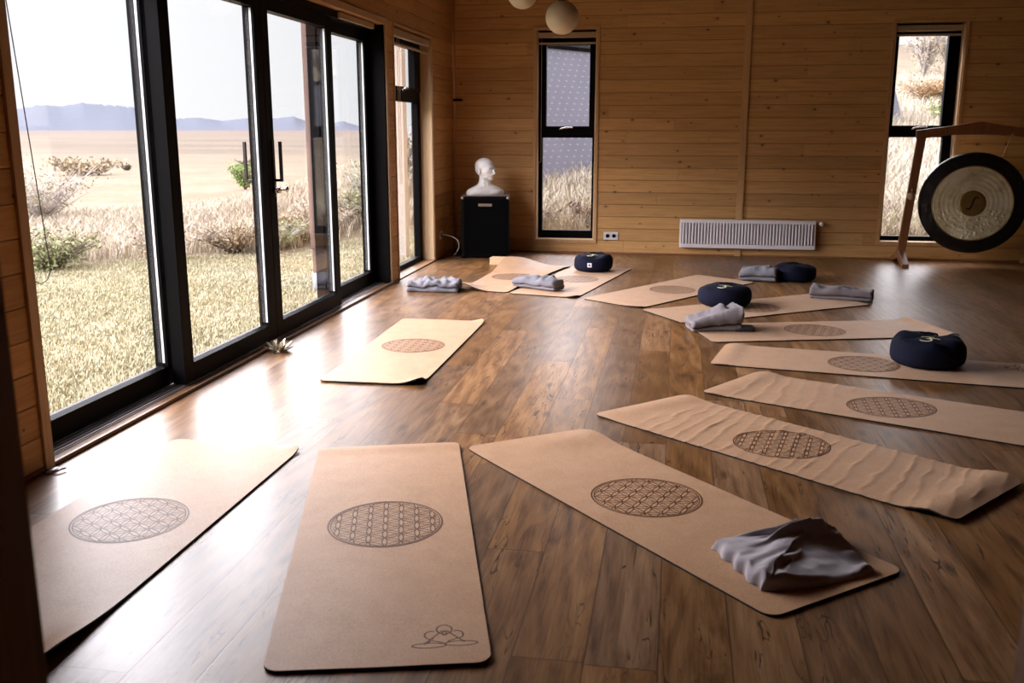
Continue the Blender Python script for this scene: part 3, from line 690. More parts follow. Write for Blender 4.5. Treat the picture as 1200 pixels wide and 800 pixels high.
m = MB(); m.box(-0.075, 0.075, -0.05, 0.05, 0, 0.035); o = m.build('eye_pillow', M['darkcloth'], None, True, 0.014, (0.505, 6.83, MT)); o.rotation_euler = (0, 0, radians(8))
tag(o, 'small dark folded pillow sticking out beside the bunched taupe blanket', 'pillow')

# the nearest blanket: fan of folds gathered to the left, open edges to the right
def near_blanket():
    nu, nv = 130, 100; vs = []; o0 = Vector((0.44, 3.05))
    c00, c01, c10, c11 = [Vector(p)-o0 for p in ((0.30, 2.81), (0.165, 3.10), (0.675, 3.00), (0.60, 3.29))]
    def top(u, v):
        uc = 0.10+0.80*v**1.25; d = u-uc
        if d < 0: body = 0.040+0.026*exp(-(d/0.22)**2)*(0.6+0.6*v)
        else: body = 0.042+0.016*(0.6+0.6*v)*exp(-(d/0.10)**2)-0.030*smooth(0.0, 0.7, d)
        # soft rumples running up the lit side
        if d < 0.1: body += 0.0050*sin((v*1.1-u*0.9)*22+3*mnoise.noise(Vector((u*3, v*3, 1))))*smooth(-0.55, -0.08, -abs(d+0.05))
        fold = 0.0
        for c0, sl, wn, wf, amp, u0, u1 in ((0.93, 0.00, 0.020, 0.05, 0.034, 0.22, 0.66), (0.70, 0.14, 0.024, 0.07, 0.040, 0.28, 0.84), (0.82, 0.04, 0.02, 0.03, 0.014, 0.30, 0.62)):
            c = c0+sl*u+0.02*sin(u*11+c0*20); q = v-c; w = wf if q > 0 else wn
            fold = max(fold, amp*exp(-abs(q/w)**1.8)*smooth(u0-0.12, u0+0.30, u)*(1-smooth(u1-0.035, u1+0.02, u)))
        body += 0.007*mnoise.noise(Vector((u*4, v*3, 2.0)))+0.002*mnoise.noise(Vector((u*13, v*10, 6.0)))
        # crimped hem on the right end
        body += 0.010*sin(v*19)*smooth(0.82, 0.95, u)
        rim = min(1, u/0.05)*min(1, (1-u)/0.05)*min(1, v/0.07)*min(1, (1-v)/0.05)
        return sqrt(max(0.0, 1-(1-rim)**2))*(body+fold)
    for i in range(nu+1):
        for j in range(nv+1):
            u, v = i/nu, j/nv
            p = (c00*(1-u)+c10*u)*(1-v)+(c01*(1-u)+c11*u)*v
            e = 0.012*mnoise.noise(Vector((u*6, v*6, 4)))+0.006*sin(v*23)*(abs(u-0.5)*2)**6
            bow = -0.035*sin(pi*u)*(1-v)
            vs.append((p.x+e, p.y+e*0.6+bow, top(u, v)+0.001))
    k = nv+1; fs = [(i*k+j, (i+1)*k+j, (i+1)*k+j+1, i*k+j+1) for i in range(nu) for j in range(nv)]
    n0 = len(vs); vs2 = [(a, b, 0.0) for a, b, c in vs]; fs += [(a+n0, d+n0, c+n0, b+n0) for a, b, c, d in fs]
    bd = [i*k for i in range(nu)]+[nu*k+j for j in range(nv)]+[(nu-i)*k+nv for i in range(nu)]+[nv-j for j in range(nv)]
    for q in range(len(bd)): a, b = bd[q], bd[(q+1) % len(bd)]; fs.append((a, a+n0, b+n0, b))
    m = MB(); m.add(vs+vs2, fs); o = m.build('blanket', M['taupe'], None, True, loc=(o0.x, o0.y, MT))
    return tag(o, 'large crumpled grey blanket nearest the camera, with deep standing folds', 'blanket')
near_blanket()

# ---------------------------------------------------------------- small things
def block():
    m = MB(); m.box(-0.15, 0.15, -0.06, 0.06, 0, 0.078); o = m.build('yoga_block', M['block'], None, False, 0.004, (-1.77, 9.97+0.0, 0.0)); return o
o = block(); o.rotation_euler = (0, 0, radians(-4)); tag(o, 'pale wooden block under the far corner of the back left mat', 'block')

def lotus():
    e = thing('lotus_candle_holder', 'small brass lotus flower candle holder on the floor against the glass doors', 'candle holder', (-2.49, 5.70, 0.0))
    m = MB(); m.lathe([(0.0, 0.0), (0.045, 0.0), (0.05, 0.006), (0.03, 0.012), (0.026, 0.03), (0.022, 0.03), (0.020, 0.014), (0.0, 0.014)], 24); m.build('cup', M['brass'], e, True)
    for ringn, (n, r0, ln, wd, el, ph) in enumerate(((6, 0.024, 0.060, 0.030, 62, 0.2), (8, 0.030, 0.070, 0.032, 34, 0.0), (8, 0.034, 0.068, 0.034, 10, 0.39))):
        for k in range(n):
            m = MB(); t = ph+2*pi*k/n; vs = []; nn = 8
            for lay in (0, 0.0016):
                for i in range(nn+1):
                    s = i/nn; w = wd*(sin(pi*min(1, s*0.85+0.12))**0.8)*(1 if s < 0.98 else 0.1); el_ = radians(el+26*(s-0.3)*(1 if ringn else 0.6))
                    rr_ = r0+ln*s*cos(radians(el)); zz = 0.010+ln*s*sin(radians(el))+0.012*s*s+lay
                    for j in (-1, 0, 1):
                        cup = 0.007*abs(j)*sin(pi*s); X = rr_-cup*0.5; Y = j*w/2
                        vs.append((X*cos(t)-Y*sin(t), X*sin(t)+Y*cos(t), max(0.001, zz+cup*0.7)))
            k3 = 3*(nn+1); fs = []
            for i in range(nn):
                for j in range(2): a = i*3+j; fs += [(a, a+1, a+4, a+3), (k3+a, k3+a+3, k3+a+4, k3+a+1)]
                fs += [(i*3, i*3+3, k3+i*3+3, k3+i*3), (i*3+2, k3+i*3+2, k3+i*3+5, i*3+5)]
            m.add(vs, fs); m.build('petal', M['brass'], e, True)
lotus()
m = MB(); m.box(-0.012, 0.012, -0.03, 0.03, 0, 0.010); m.tube([(0.0, -0.03, 0.008), (0.03, -0.01, 0.012), (0.045, 0.02, 0.012)], 0.005, 8)
tag(m.build('door_catch', M['alu'], None, True, 0.0, (XL+0.045, 3.43, 0.0)), 'small metal catch on the floor at the near end of the glass doors', 'door catch')

# radiator
def radiator():
    x0, x1, z0, z1 = 0.055, 1.540, 0.095, 0.415; yb = YB-0.03
    e = thing('radiator', 'long low white panel radiator on the back wall between the two tall windows', 'radiator', ((x0+x1)/2, yb, z0))
    inv = Matrix.Translation(e.location).inverted()
    def ap(o): o.matrix_parent_inverse = inv; return o
    m = MB(); m.box(x0, x1, yb-0.062, yb-0.001, z0, z1); ap(m.build('body', M['white'], e, False, 0.008))
    m = MB(); n = 42; pit = (x1-x0-0.05)/n
    for k in range(n):
        c = x0+0.025+pit*(k+0.5)
        m.add([(c-pit*0.30, yb-0.063, z0+0.045), (c-pit*0.14, yb-0.075, z0+0.055), (c+pit*0.14, yb-0.075, z0+0.055), (c+pit*0.30, yb-0.063, z0+0.045),
               (c-pit*0.30, yb-0.063, z1-0.035), (c-pit*0.14, yb-0.075, z1-0.045), (c+pit*0.14, yb-0.075, z1-0.045), (c+pit*0.30, yb-0.063, z1-0.035)],
              [(0, 1, 5, 4), (1, 2, 6, 5), (2, 3, 7, 6), (0, 3, 2, 1), (4, 5, 6, 7)])
    o = ap(m.build('front_ribs', M['white'], e)); 
    m = MB()
    for k in range(n+1):
        c = x0+0.025+pit*k; m.box(c-pit*0.20, c+pit*0.20, yb-0.0635, yb-0.0615, z0+0.047, z1-0.037)
    ap(m.build('rib_shade_strips', M['shadowgap'], e))
    for k in range(2):
        m = MB(); m.box(x0+0.15+k*1.0, x0+0.19+k*1.0, yb-0.02, YB-0.001, z0+0.05, z1-0.05); ap(m.build('bracket', M['white'], e))
    m = MB(); m.tube([(x1-0.01, yb-0.03, 0.385), (x1+0.05, yb-0.03, 0.385), (x1+0.055, YB-0.001, 0.385)], 0.008, 8); ap(m.build('valve_pipe', M['chrome'], e, True))
    m = MB(); m.lathe([(0.0, -0.03), (0.018, -0.03), (0.023, -0.022), (0.023, 0.02), (0.014, 0.03), (0.0, 0.03)], 20, 0, Matrix.Rotation(radians(90), 4, 'X').to_3x3(), (x1+0.055, yb-0.055, 0.385)); ap(m.build('thermostat_knob', M['plastic'], e, True))
radiator()

# sockets
def socket(label, side, u, z, n=2):
    mp = mapper(side); e = thing('wall_socket', label, 'socket', mp(u, 0, z)); inv = Matrix.Translation(e.location).inverted()
    m = MB(); wbox(m, mp, u-0.042*n, u+0.042*n, -0.012, -0.0005, z-0.045, z+0.045); o = m.build('cover_plate', M['plastic'], e, False, 0.004); o.matrix_parent_inverse = inv
    for k in range(n):
        c = u+(k-(n-1)/2)*0.072
        m = MB(); R_ = Matrix.Rotation(radians(90), 4, 'X').to_3x3() if side == 'back' else Matrix.Rotation(radians(90), 4, 'Y').to_3x3()
        m.lathe([(0.0, 0.0), (0.022, 0.0), (0.022, 0.003), (0.019, 0.003), (0.019, 0.001), (0.0, 0.001)], 20, 0, R_, mp(c, -0.0155 if side == 'back' else -0.0125, z))
        s = m.build('outlet', M['frame'], e, True); s.matrix_parent_inverse = inv
socket('white double wall socket on the back wall right of the bust window', 'back', -0.725, 0.205, 2)
socket('small pale socket low on the left wall beside the black cabinet', 'left', 10.42, 0.25, 1)
m = MB(); pts = []
for k in range(15):
    s = k/14; pts.append((XL+0.03+0.17*sin(pi*s*0.75), 10.42+0.08*s, 0.26-0.10*s*s-0.13*s+0.02*sin(pi*s)))
m.tube([(XL+0.013, 10.42, 0.25)]+pts+[(XL+0.12, 10.50, 0.012), (XL+0.2, 10.56, 0.006)], 0.005, 8)
tag(m.build('power_cable', M['plastic'], None, True), 'white cable looping from the left wall socket down to the floor', 'cable')
m = MB(); m.tube([(XL+0.035, YB-0.03, 0.002), (XL+0.035, YB-0.03, CEIL-0.001)], 0.011, 10)
o = m.build('heating_pipe', M['casing'], None, True); tag(o, 'thin vertical pipe running up the back left corner of the room', 'pipe')
m = MB(); m.box(XL+0.015, XL+0.12, YB-0.045, YB-0.001, 1.72, 1.745); m.build('pipe_bracket', M['frame'], o)

# cabinet and bust
def cab():
    e = thing('speaker_cabinet', 'black speaker cabinet standing in the back left corner under the white bust', 'speaker cabinet', (-2.10, 10.62, 0.0), radians(9))
    m = MB(); m.box(-0.265, 0.265, -0.19, 0.19, 0.012, 0.685); m.build('body', M['cabinet'], e, False, 0.018)
    m = MB(); m.box(-0.235, 0.235, -0.197, -0.188, 0.04, 0.655); m.build('grille', M['grille'], e, False, 0.004)
    m = MB(); m.box(-0.075, 0.075, -0.203, -0.197, 0.575, 0.605); m.build('name_plate', M['plate'], e, False, 0.003)
    for sx in (-1, 1):
        for z in (0.02, 0.665):
            m = MB(); m.ico((sx*0.252, -0.178, z), (0.022, 0.022, 0.020), 2); m.build('corner_cap', M['plate'] if z > 0.1 else M['frame'], e, True)
        for sy in (-0.15, 0.15):
            m = MB(); m.lathe([(0, 0), (0.02, 0), (0.024, 0.006), (0.02, 0.014), (0, 0.014)], 14, 0, None, (sx*0.22, sy, 0)); m.build('foot', M['rubber'], e, True)
    m = MB(); m.box(-0.262, 0.262, -0.187, 0.187, 0.6855, 0.689); m.build('top_edge', M['plate'], e, False, 0.002)
cab()
def bust():
    m = MB(); hy = radians(34)                         # the head is turned on the shoulders
    RH = Matrix.Rotation(hy, 3, 'Z'); K = 1.28
    def I(c, r, sub=3, rot=None):
        rr_ = RH @ rot if rot else RH
        p = RH @ Vector((c[0]*K, (c[1]-0.01)*K, 0)); m.ico((p.x, p.y+0.004, 0.158+(c[2]-0.205)*K), tuple(q*K for q in r), sub, 0, rr_)
    I((0, 0.022, 0.330), (0.070, 0.090, 0.070)); I((0, 0.030, 0.305), (0.066, 0.080, 0.070))      # skull
    I((0, -0.016, 0.292), (0.062, 0.070, 0.070)); I((0, -0.030, 0.258), (0.050, 0.052, 0.050))      # face
    I((0, -0.056, 0.224), (0.028, 0.026, 0.018)); I((0, -0.010, 0.240), (0.052, 0.058, 0.030))      # chin, jaw
    m_ = [(0, -0.076, 0.306), (0, -0.092, 0.290), (0, -0.103, 0.272), (0, -0.086, 0.264)]
    for (q, r) in zip(m_, ((0.007, 0.010, 0.010), (0.008, 0.012, 0.014), (0.012, 0.010, 0.008), (0.014, 0.012, 0.006))): I(q, r, 2)
    for s in (-1, 1):
        I((s*0.026, -0.070, 0.311), (0.024, 0.014, 0.006), 2); I((s*0.026, -0.066, 0.296), (0.014, 0.010, 0.007), 2)
        I((s*0.040, -0.046, 0.278), (0.018, 0.022, 0.012), 2)
        I((s*0.068, 0.016, 0.284), (0.008, 0.017, 0.028), 2, Matrix.Rotation(radians(s*22), 3, 'Z'))
    I((0, -0.078, 0.250), (0.020, 0.010, 0.005), 2); I((0, -0.076, 0.242), (0.016, 0.010, 0.005), 2)
    sec = [(0.0, 0.212, 0.078, 0.012), (0.030, 0.216, 0.082, 0.012), (0.052, 0.205, 0.082, 0.012), (0.072, 0.178, 0.078, 0.014), (0.088, 0.140, 0.073, 0.016), (0.102, 0.104, 0.068, 0.017),
           (0.120, 0.080, 0.064, 0.018), (0.142, 0.068, 0.062, 0.018), (0.170, 0.064, 0.062, 0.016), (0.215, 0.062, 0.062, 0.012), (0.250, 0.058, 0.058, 0.008)]
    seg = 40; vs = []
    for z, rx, ry, yc in sec:
        for k in range(seg):
            t = 2*pi*k/seg; vs.append((rx*abs(cos(t))**0.85*(1 if cos(t) > 0 else -1), yc+ry*sin(t), z))
    fs = [(i*seg+k, i*seg+(k+1) % seg, (i+1)*seg+(k+1) % seg, (i+1)*seg+k) for i in range(len(sec)-1) for k in range(seg)]+[tuple(range(seg))[::-1], tuple((len(sec)-1)*seg+k for k in range(seg))]
    m.add(vs, fs)
    for s in (-1, 1):
        m.ico((s*0.080, -0.044, 0.030), (0.085, 0.030, 0.034), 3); m.ico((s*0.060, -0.050, 0.088), (0.060, 0.012, 0.007), 2, 0, Matrix.Rotation(radians(s*10), 3, 'Y'))
        m.tube([(s*0.046, 0.0, 0.19), (s*0.028, -0.030, 0.13), (s*0.012, -0.050, 0.092)], [0.014, 0.014, 0.010], 12)
    m.v = [(x, y, max(z, 0.0)) for x, y, z in m.v]
    o = m.build('mannequin_bust', M['plaster'], None, True, loc=(-2.10, 10.60, 0.690)); o.rotation_euler = (0, 0, radians(24))
    r = o.modifiers.new('remesh', 'REMESH'); r.mode = 'VOXEL'; r.voxel_size = 0.0045; r.use_smooth_shade = True
    q = o.modifiers.new('smooth', 'SMOOTH'); q.factor = 0.6; q.iterations = 5
    return tag(o, 'white mannequin head and shoulders bust standing on the black cabinet', 'bust')
bust()

# gong
def gong():
    gx, gy, gz = 3.035, 10.70, 0.655; R0 = 0.520
    ang = atan2(gx, gy)*0.8
    st = thing('gong_stand', 'tall wooden gong stand with splayed feet at the right end of the back wall', 'gong stand', (gx, gy, 0), -radians(2))
    def bar(m, p, q, w, d):
        p, q = Vector(p), Vector(q); a = (q-p).normalized(); s = Vector((0, 1, 0)); b = a.cross(s).normalized()
        vs = [c+b*w/2*i+s*d/2*j for c in (p, q) for i, j in ((-1, -1), (1, -1), (1, 1), (-1, 1))]
        m.add(vs, [(0, 3, 2, 1), (4, 5, 6, 7), (0, 1, 5, 4), (1, 2, 6, 5), (2, 3, 7, 6), (3, 0, 4, 7)])
    for s in (-1, 1):
        m = MB(); bar(m, (s*0.655, 0, 0.09), (s*0.545, 0, 1.345), 0.085, 0.05); m.build('post', M['stand'], st, False, 0.006)
        m = MB()
        m.add([(s*0.655+k*0.034, y, z) for k in (-1, 1) for y, z in ((-0.34, 0.0), (-0.28, 0.0), (0, 0.065), (0.28, 0.0), (0.34, 0.0), (0.34, 0.04), (0.05, 0.15), (-0.05, 0.15), (-0.34, 0.04))],
              [tuple(range(9)), tuple(range(17, 8, -1))]+[(i, (i+1) % 9, 9+(i+1) % 9, 9+i) for i in range(9)])
        f_ = m.build('foot', M['stand'], st, False, 0.005); 
        m = MB(); m.lathe([(0, -0.03), (0.032, -0.03), (0.040, -0.02), (0.040, 0.012), (0.030, 0.026), (0, 0.03)], 18, 0, Matrix.Rotation(radians(90), 4, 'X').to_3x3(), (s*0.605, -0.055, 0.72))
        m.tube([(s*0.605, -0.055, 0.75), (s*0.605, -0.055, 0.80)], 0.007, 8); m.build('peg', M['block'], st, True)
    m = MB(); prof = [(-0.60, 1.315), (-0.56, 1.31), (-0.28, 1.345), (0, 1.352), (0.28, 1.345), (0.56, 1.31), (0.60, 1.315), (0.60, 1.395), (0.30, 1.435), (0.0, 1.485), (-0.30, 1.435), (-0.60, 1.395)]
    n = len(prof); m.add([(x, y, z) for y in (-0.03, 0.03) for x, z in prof], [tuple(range(n)), tuple(range(2*n-1, n-1, -1))]+[(i, (i+1) % n, n+(i+1) % n, n+i) for i in range(n)])
    m.build('crossbeam', M['stand'], st, False, 0.004)
    m = MB(); bar(m, (-0.63, 0.0, 0.14), (0.63, 0.0, 0.14), 0.0, 0.0)
    g = thing('gong', 'large round gong with dark rim and pale dimpled face hanging in the wooden stand', 'gong', (gx, gy-0.02, gz), -ang)
    RX = Matrix.Rotation(radians(90), 4, 'X').to_3x3()
    m = MB(); m.lathe([(0.380, 0.030), (0.40, 0.026), (0.48, 0.020), (0.508, 0.010), (R0, -0.010), (R0+0.002, -0.050), (R0-0.004, -0.052), (R0-0.010, -0.012), (0.48, 0.012), (0.380, 0.022)], 96, 0, RX); m.build('rim', M['gongdark'], g, True)
    prof = [(0.0, 0.040), (0.13, 0.040)]+[(0.13+0.25*i/20, 0.040-0.010*(i/20)**2+0.002*sin(i*1.7)) for i in range(1, 21)]+[(0.380, 0.021), (0.0, 0.030)]
    m = MB(); m.lathe(prof, 96, 0, RX); m.build('face', M['gong'], g, True)
    m = MB(); m.tube([(0.383*cos(2*pi*k/72), -0.031, 0.383*sin(2*pi*k/72)) for k in range(72)], 0.006, 6, closed=True); m.build('face_ring', M['gongboss'], g, True)
    m = MB(); m.lathe([(0.0, 0.0415), (0.10, 0.0415), (0.128, 0.0430), (0.132, 0.0400)], 48, 0, RX); b_ = m.build('boss', M['gongboss'], g, True)
    pts = []
    for k in range(21):
        t = k/20; pts.append((0.020*sin((t-0.5)*2*pi)*1.2+0.050*(t-0.5), -0.046, (t-0.5)*0.15))
    pts = [(-0.055, -0.046, -0.045), (-0.045, -0.046, -0.060), (-0.025, -0.046, -0.060), (-0.010, -0.046, -0.035), (0.0, -0.046, 0.0), (0.010, -0.046, 0.035), (0.022, -0.046, 0.060), (0.042, -0.046, 0.066), (0.055, -0.046, 0.050)]
    m = MB(); m.tube(pts, [0.004, 0.007, 0.008, 0.008, 0.008, 0.008, 0.008, 0.007, 0.004], 8); m.build('painted_sign', M['black'], b_, True)
    for x0, x1 in ((-0.25, -0.235), (0.30, 0.24)):
        m = MB(); m.tube([(x0, 0.0, 0.70), (x1, 0.01, 0.48)], 0.005, 8); m.build('hanging_cord', M['rope'], g, True)
    m = MB(); m.tube([(-0.33, 0, 0.698), (0.33, 0, 0.690)], 0.006, 8); m.tube([(0.30, 0, 0.69), (0.31, 0.0, 0.715)], 0.006, 8); m.build('hanging_rod', M['rope'], g, True)
gong()
m = MB(); m.ico((0, 0, 0.10), (0.11, 0.09, 0.10), 3)
vs = [(x, y, max(0.0, z)) for x, y, z in m.v]; m.v = vs
o = m.build('drawstring_bag', M['darkcloth'], None, True, loc=(3.66, 10.55, 0.0)); tag(o, 'dark rounded bag on the floor at the far right beside the gong stand', 'bag')

# pendants
def pendant(label, x, y, z, r):
    e = thing('pendant_lamp', label, 'lamp', (x, y, z)); 
    prof = [(r*sin(pi*i/28), -r*cos(pi*i/28)) for i in range(29) if r*sin(pi*i/28) > 0.03*0 or True]
    m = MB(); m.lathe(prof[:27], 40); m.build('glass_globe', M['globe'], e, True)
    m = MB(); m.lathe([(0.0, r*1.10), (0.03, r*1.10), (0.034, r*0.95), (0.03, r*0.93), (0.0, r*0.93)], 20); m.build('cap', M['black'], e, True)
    m = MB(); m.tube([(0, 0, r*1.08), (0, 0, CEIL-z-0.001)], 0.004, 8); m.build('cord', M['black'], e, True)
    m = MB(); m.lathe([(0.0, CEIL-z-0.03), (0.045, CEIL-z-0.03), (0.05, CEIL-z-0.001), (0, CEIL-z-0.001)], 20); m.build('ceiling_rose', M['black'], e, True)
pendant('cream globe pendant lamp hanging in front of the tall back window', -0.915, 7.7, 2.245, 0.127)
pendant('cream globe pendant lamp left of the other, cut by the top of the photo', -1.32, 8.3, 2.51, 0.127)

# ---------------------------------------------------------------- outside
def tz(x, y):
    if y < 11.5: r = 0
    else:
        s = y-11.5; k = max(0.0, min(1.0, (x+2.0)/6.0)); sl = 0.205*(1-k)+0.10*k
        r = sl*min(s, 3.6)+0.108*max(0, s-3.6)*1.05
        if s > 80: r = sl*3.6+0.113*(76.4)+0.02*(s-80)
    side = smooth(-9.5, -3.6, x)
    b = 0.0 if hypot(x, y) > 60 else 0.035*mnoise.noise(Vector((x*0.6, y*0.6, 0)))*smooth(0, 4, hypot(x+2.6, 0))
    return GZ+r*side+b
def terrain():
    xs = [-2600, -1500, -900, -500, -300, -200, -130, -90, -65, -48, -36, -28]+[-22+0.6*i for i in range(0, 80)]+[30, 36, 45, 60, 90, 150, 300, 600, 1200]
    ys = [-900, -300, -100, -50, -25, -12, -6]+[-3+0.6*i for i in range(0, 82)]+[50, 57, 66, 78, 95, 120, 160, 220, 320, 480, 700, 1100, 1800, 2800]
    def inside(x, y): return XL-0.05 < x < XR and -1.9 < y < YB+0.05
    vs = [(x, y, tz(x, y) if not (XL-0.3 < x < XR+0.4 and -2.3 < y < YB+0.4) else GZ-0.05) for x in xs for y in ys]; k = len(ys)
    fs = [(i*k+j, (i+1)*k+j, (i+1)*k+j+1, i*k+j+1) for i in range(len(xs)-1) for j in range(k-1)]
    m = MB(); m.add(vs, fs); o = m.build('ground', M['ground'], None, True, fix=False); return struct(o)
terrain()

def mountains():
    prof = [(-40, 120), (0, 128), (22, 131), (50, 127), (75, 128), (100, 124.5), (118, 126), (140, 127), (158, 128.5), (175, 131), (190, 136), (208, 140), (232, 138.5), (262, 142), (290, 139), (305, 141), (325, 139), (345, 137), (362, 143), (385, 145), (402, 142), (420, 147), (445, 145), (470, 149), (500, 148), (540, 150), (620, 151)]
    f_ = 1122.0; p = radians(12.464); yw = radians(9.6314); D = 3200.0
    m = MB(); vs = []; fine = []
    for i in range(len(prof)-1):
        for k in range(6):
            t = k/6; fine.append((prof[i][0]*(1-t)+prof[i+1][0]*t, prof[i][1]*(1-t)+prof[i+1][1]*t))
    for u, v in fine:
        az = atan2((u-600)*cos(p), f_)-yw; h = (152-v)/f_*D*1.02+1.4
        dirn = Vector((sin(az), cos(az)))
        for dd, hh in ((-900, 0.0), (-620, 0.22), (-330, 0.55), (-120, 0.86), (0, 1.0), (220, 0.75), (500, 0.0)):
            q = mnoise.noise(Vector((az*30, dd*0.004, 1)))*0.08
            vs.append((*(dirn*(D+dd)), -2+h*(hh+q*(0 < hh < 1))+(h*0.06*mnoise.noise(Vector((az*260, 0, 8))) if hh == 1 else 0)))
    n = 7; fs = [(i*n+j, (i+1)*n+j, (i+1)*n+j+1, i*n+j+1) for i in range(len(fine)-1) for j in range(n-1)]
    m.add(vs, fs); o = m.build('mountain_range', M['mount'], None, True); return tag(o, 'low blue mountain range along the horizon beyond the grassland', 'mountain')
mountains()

def grass(name, label, pts, hgt, spread, blades, mat, wd=0.012, lean=0.35):
    m = MB(); vs, fs = [], []
    for x, y in pts:
        z = tz(x, y)
        for k in range(blades):
            a = random.random()*2*pi; r = random.random()*spread; bx, by = x+r*cos(a), y+r*sin(a); h = hgt*(0.55+0.6*random.random()); la = random.random()*2*pi; le = lean*h*(0.3+random.random())
            ca, sa = cos(la+pi/2)*wd/2, sin(la+pi/2)*wd/2; i = len(vs)
            vs += [(bx-ca, by-sa, z-0.02), (bx+ca, by+sa, z-0.02), (bx+ca*0.8+cos(la)*le*0.35, by+sa*0.8+sin(la)*le*0.35, z+h*0.6), (bx-ca*0.8+cos(la)*le*0.35, by-sa*0.8+sin(la)*le*0.35, z+h*0.6), (bx+cos(la)*le, by+sin(la)*le, z+h)]
            fs += [(i, i+1, i+2, i+3), (i+3, i+2, i+4)]
    m.add(vs, fs); o = m.build(name, M[mat], None, False, fix=False); return tag(o, label, 'grass', None, 'stuff')
def sd(x, y): return -0.573*(x+6.74)-0.819*(10.07-y)
pts = []
while len(pts) < 3600:
    r = 9+10*random.random()**1.3; az = radians(-42+34*random.random()); x, y = r*sin(az), r*cos(az)
    if sd(x, y) > 0.25+random.random()*0.5 and x < -3.6 and random.random() < 0.9: pts.append((x, y))
grass('tall_dry_grass', 'tall pale dry grass in the field beyond the lawn', pts, 0.24, 0.30, 9, 'strawgrass', 0.011, 0.9)
pts = []
while len(pts) < 4200:
    x = -3.4+8.5*random.random(); y = 12.2+9*random.random()**1.5
    if -0.19 < x/y < -0.04 or 0.16 < x/y < 0.30: pts.append((x, y))
while len(pts) < 5600:
    x = 2.5+11*random.random(); y = 20+26*random.random()
    if 0.16 < x/y < 0.30: pts.append((x, y))
grass('hillside_grass', 'pale feathery grass on the slope behind the back windows', pts, 0.34, 0.20, 10, 'hillgrass', 0.012, 0.8)
pts = []
while len(pts) < 5200:
    x = XL-0.6-9*random.random(); y = 2+11*random.random()
    if sd(x, y) < 0.2 and -0.95 < x/y < -0.26 and x < -3.0: pts.append((x, y))
grass('lawn_grass', 'short mown yellow green lawn outside the glass doors', pts, 0.035, 0.16, 12, 'lawnblade', 0.010, 0.7)

def shrub(label, x, y, rx, hgt, n_st, n_lf, leafm, twigm, name='shrub', lw=0.05, cat='shrub', r0=0.012, z=None):
    z0 = tz(x, y) if z is None else z; e = thing(name, label, cat, (x, y, z0)); m = MB(); tips = []
    for k in range(n_st):
        a = random.random()*2*pi; sp = rx*(0.25+0.75*random.random()); h = hgt*(0.6+0.45*random.random()); pts = []
        for i in range(5):
            s = i/4; q = 0.06*rx; pts.append((sp*cos(a)*s**1.3+q*random.uniform(-1, 1)*s, sp*sin(a)*s**1.3+q*random.uniform(-1, 1)*s, -0.03+h*s))
        m.tube(pts, [r0*(1-0.8*i/4) for i in range(5)], 4)
        tips += [Vector(pts[i])*(1-t)+Vector(pts[i+1])*t for i in (1, 2, 3) for t in (0.2, 0.6, 0.95)]
        for b_ in range(5):
            i = random.choice((1, 2, 3)); p0 = Vector(pts[i]); q = p0+Vector((random.uniform(-1, 1)*rx*0.3, random.uniform(-1, 1)*rx*0.3, random.uniform(0.05, 0.3)*hgt))
            m.tube([p0, (p0+q)/2+Vector((random.uniform(-.02, .02), random.uniform(-.02, .02), 0)), q], [r0*0.5, r0*0.4, r0*0.2], 3); tips += [q, (p0+q)/2]
    m.build('stems', M[twigm], e, True, fix=False)
    m = MB(); vs, fs = [], []
    for k in range(n_lf):
        c = random.choice(tips)+Vector((random.gauss(0, 1), random.gauss(0, 1), random.gauss(0, 1)))*0.06*max(rx, hgt); c.z = max(c.z, 0.01)
        u = Vector((random.uniform(-1, 1), random.uniform(-1, 1), random.uniform(-1, 1))).normalized(); w_ = u.orthogonal().normalized(); s = lw*(0.5+random.random()); i = len(vs)
        vs += [c-u*s, c+w_*s*0.4, c+u*s, c-w_*s*0.4]; fs += [(i, i+1, i+2, i+3)]
    m.add(vs, fs); m.build('leaves', M[leafm], e, False, fix=False)
    return e
shrub('low green leafy shrub at the lawn edge seen through the nearest glass panel', -6.95, 9.75, 0.75, 0.46, 34, 2000, 'leafgreen', 'twig', lw=0.022)
shrub('pale twiggy bare shrub in the dry grass behind the low green shrub', -10.3, 14.3, 1.15, 1.05, 60, 1100, 'leafdry', 'twigpale', lw=0.028)
shrub('bright green bush out in the field beside the left door handle', -11.3, 24.2, 0.50, 0.72, 24, 1500, 'leafbright', 'twig', lw=0.035)
shrub('low dry round bush farther out in the field, seen through the nearest glass panel', -20.4, 31.0, 1.4, 0.5, 34, 1300, 'leafdry', 'twig', lw=0.07)
shrub('tiny dark bush on the far plain, left one seen through the nearest glass panel', -23.4, 34.2, 0.45, 0.35, 16, 500, 'twig', 'twig', lw=0.05)
shrub('tiny dark bush on the far plain, right one seen through the nearest glass panel', -21.0, 34.6, 0.28, 0.25, 12, 300, 'twig', 'twig', lw=0.05)
shrub('tiny dark bush on the far plain seen through the second glass panel', -16.3, 35.0, 0.30, 0.45, 12, 300, 'twig', 'twig', lw=0.05)
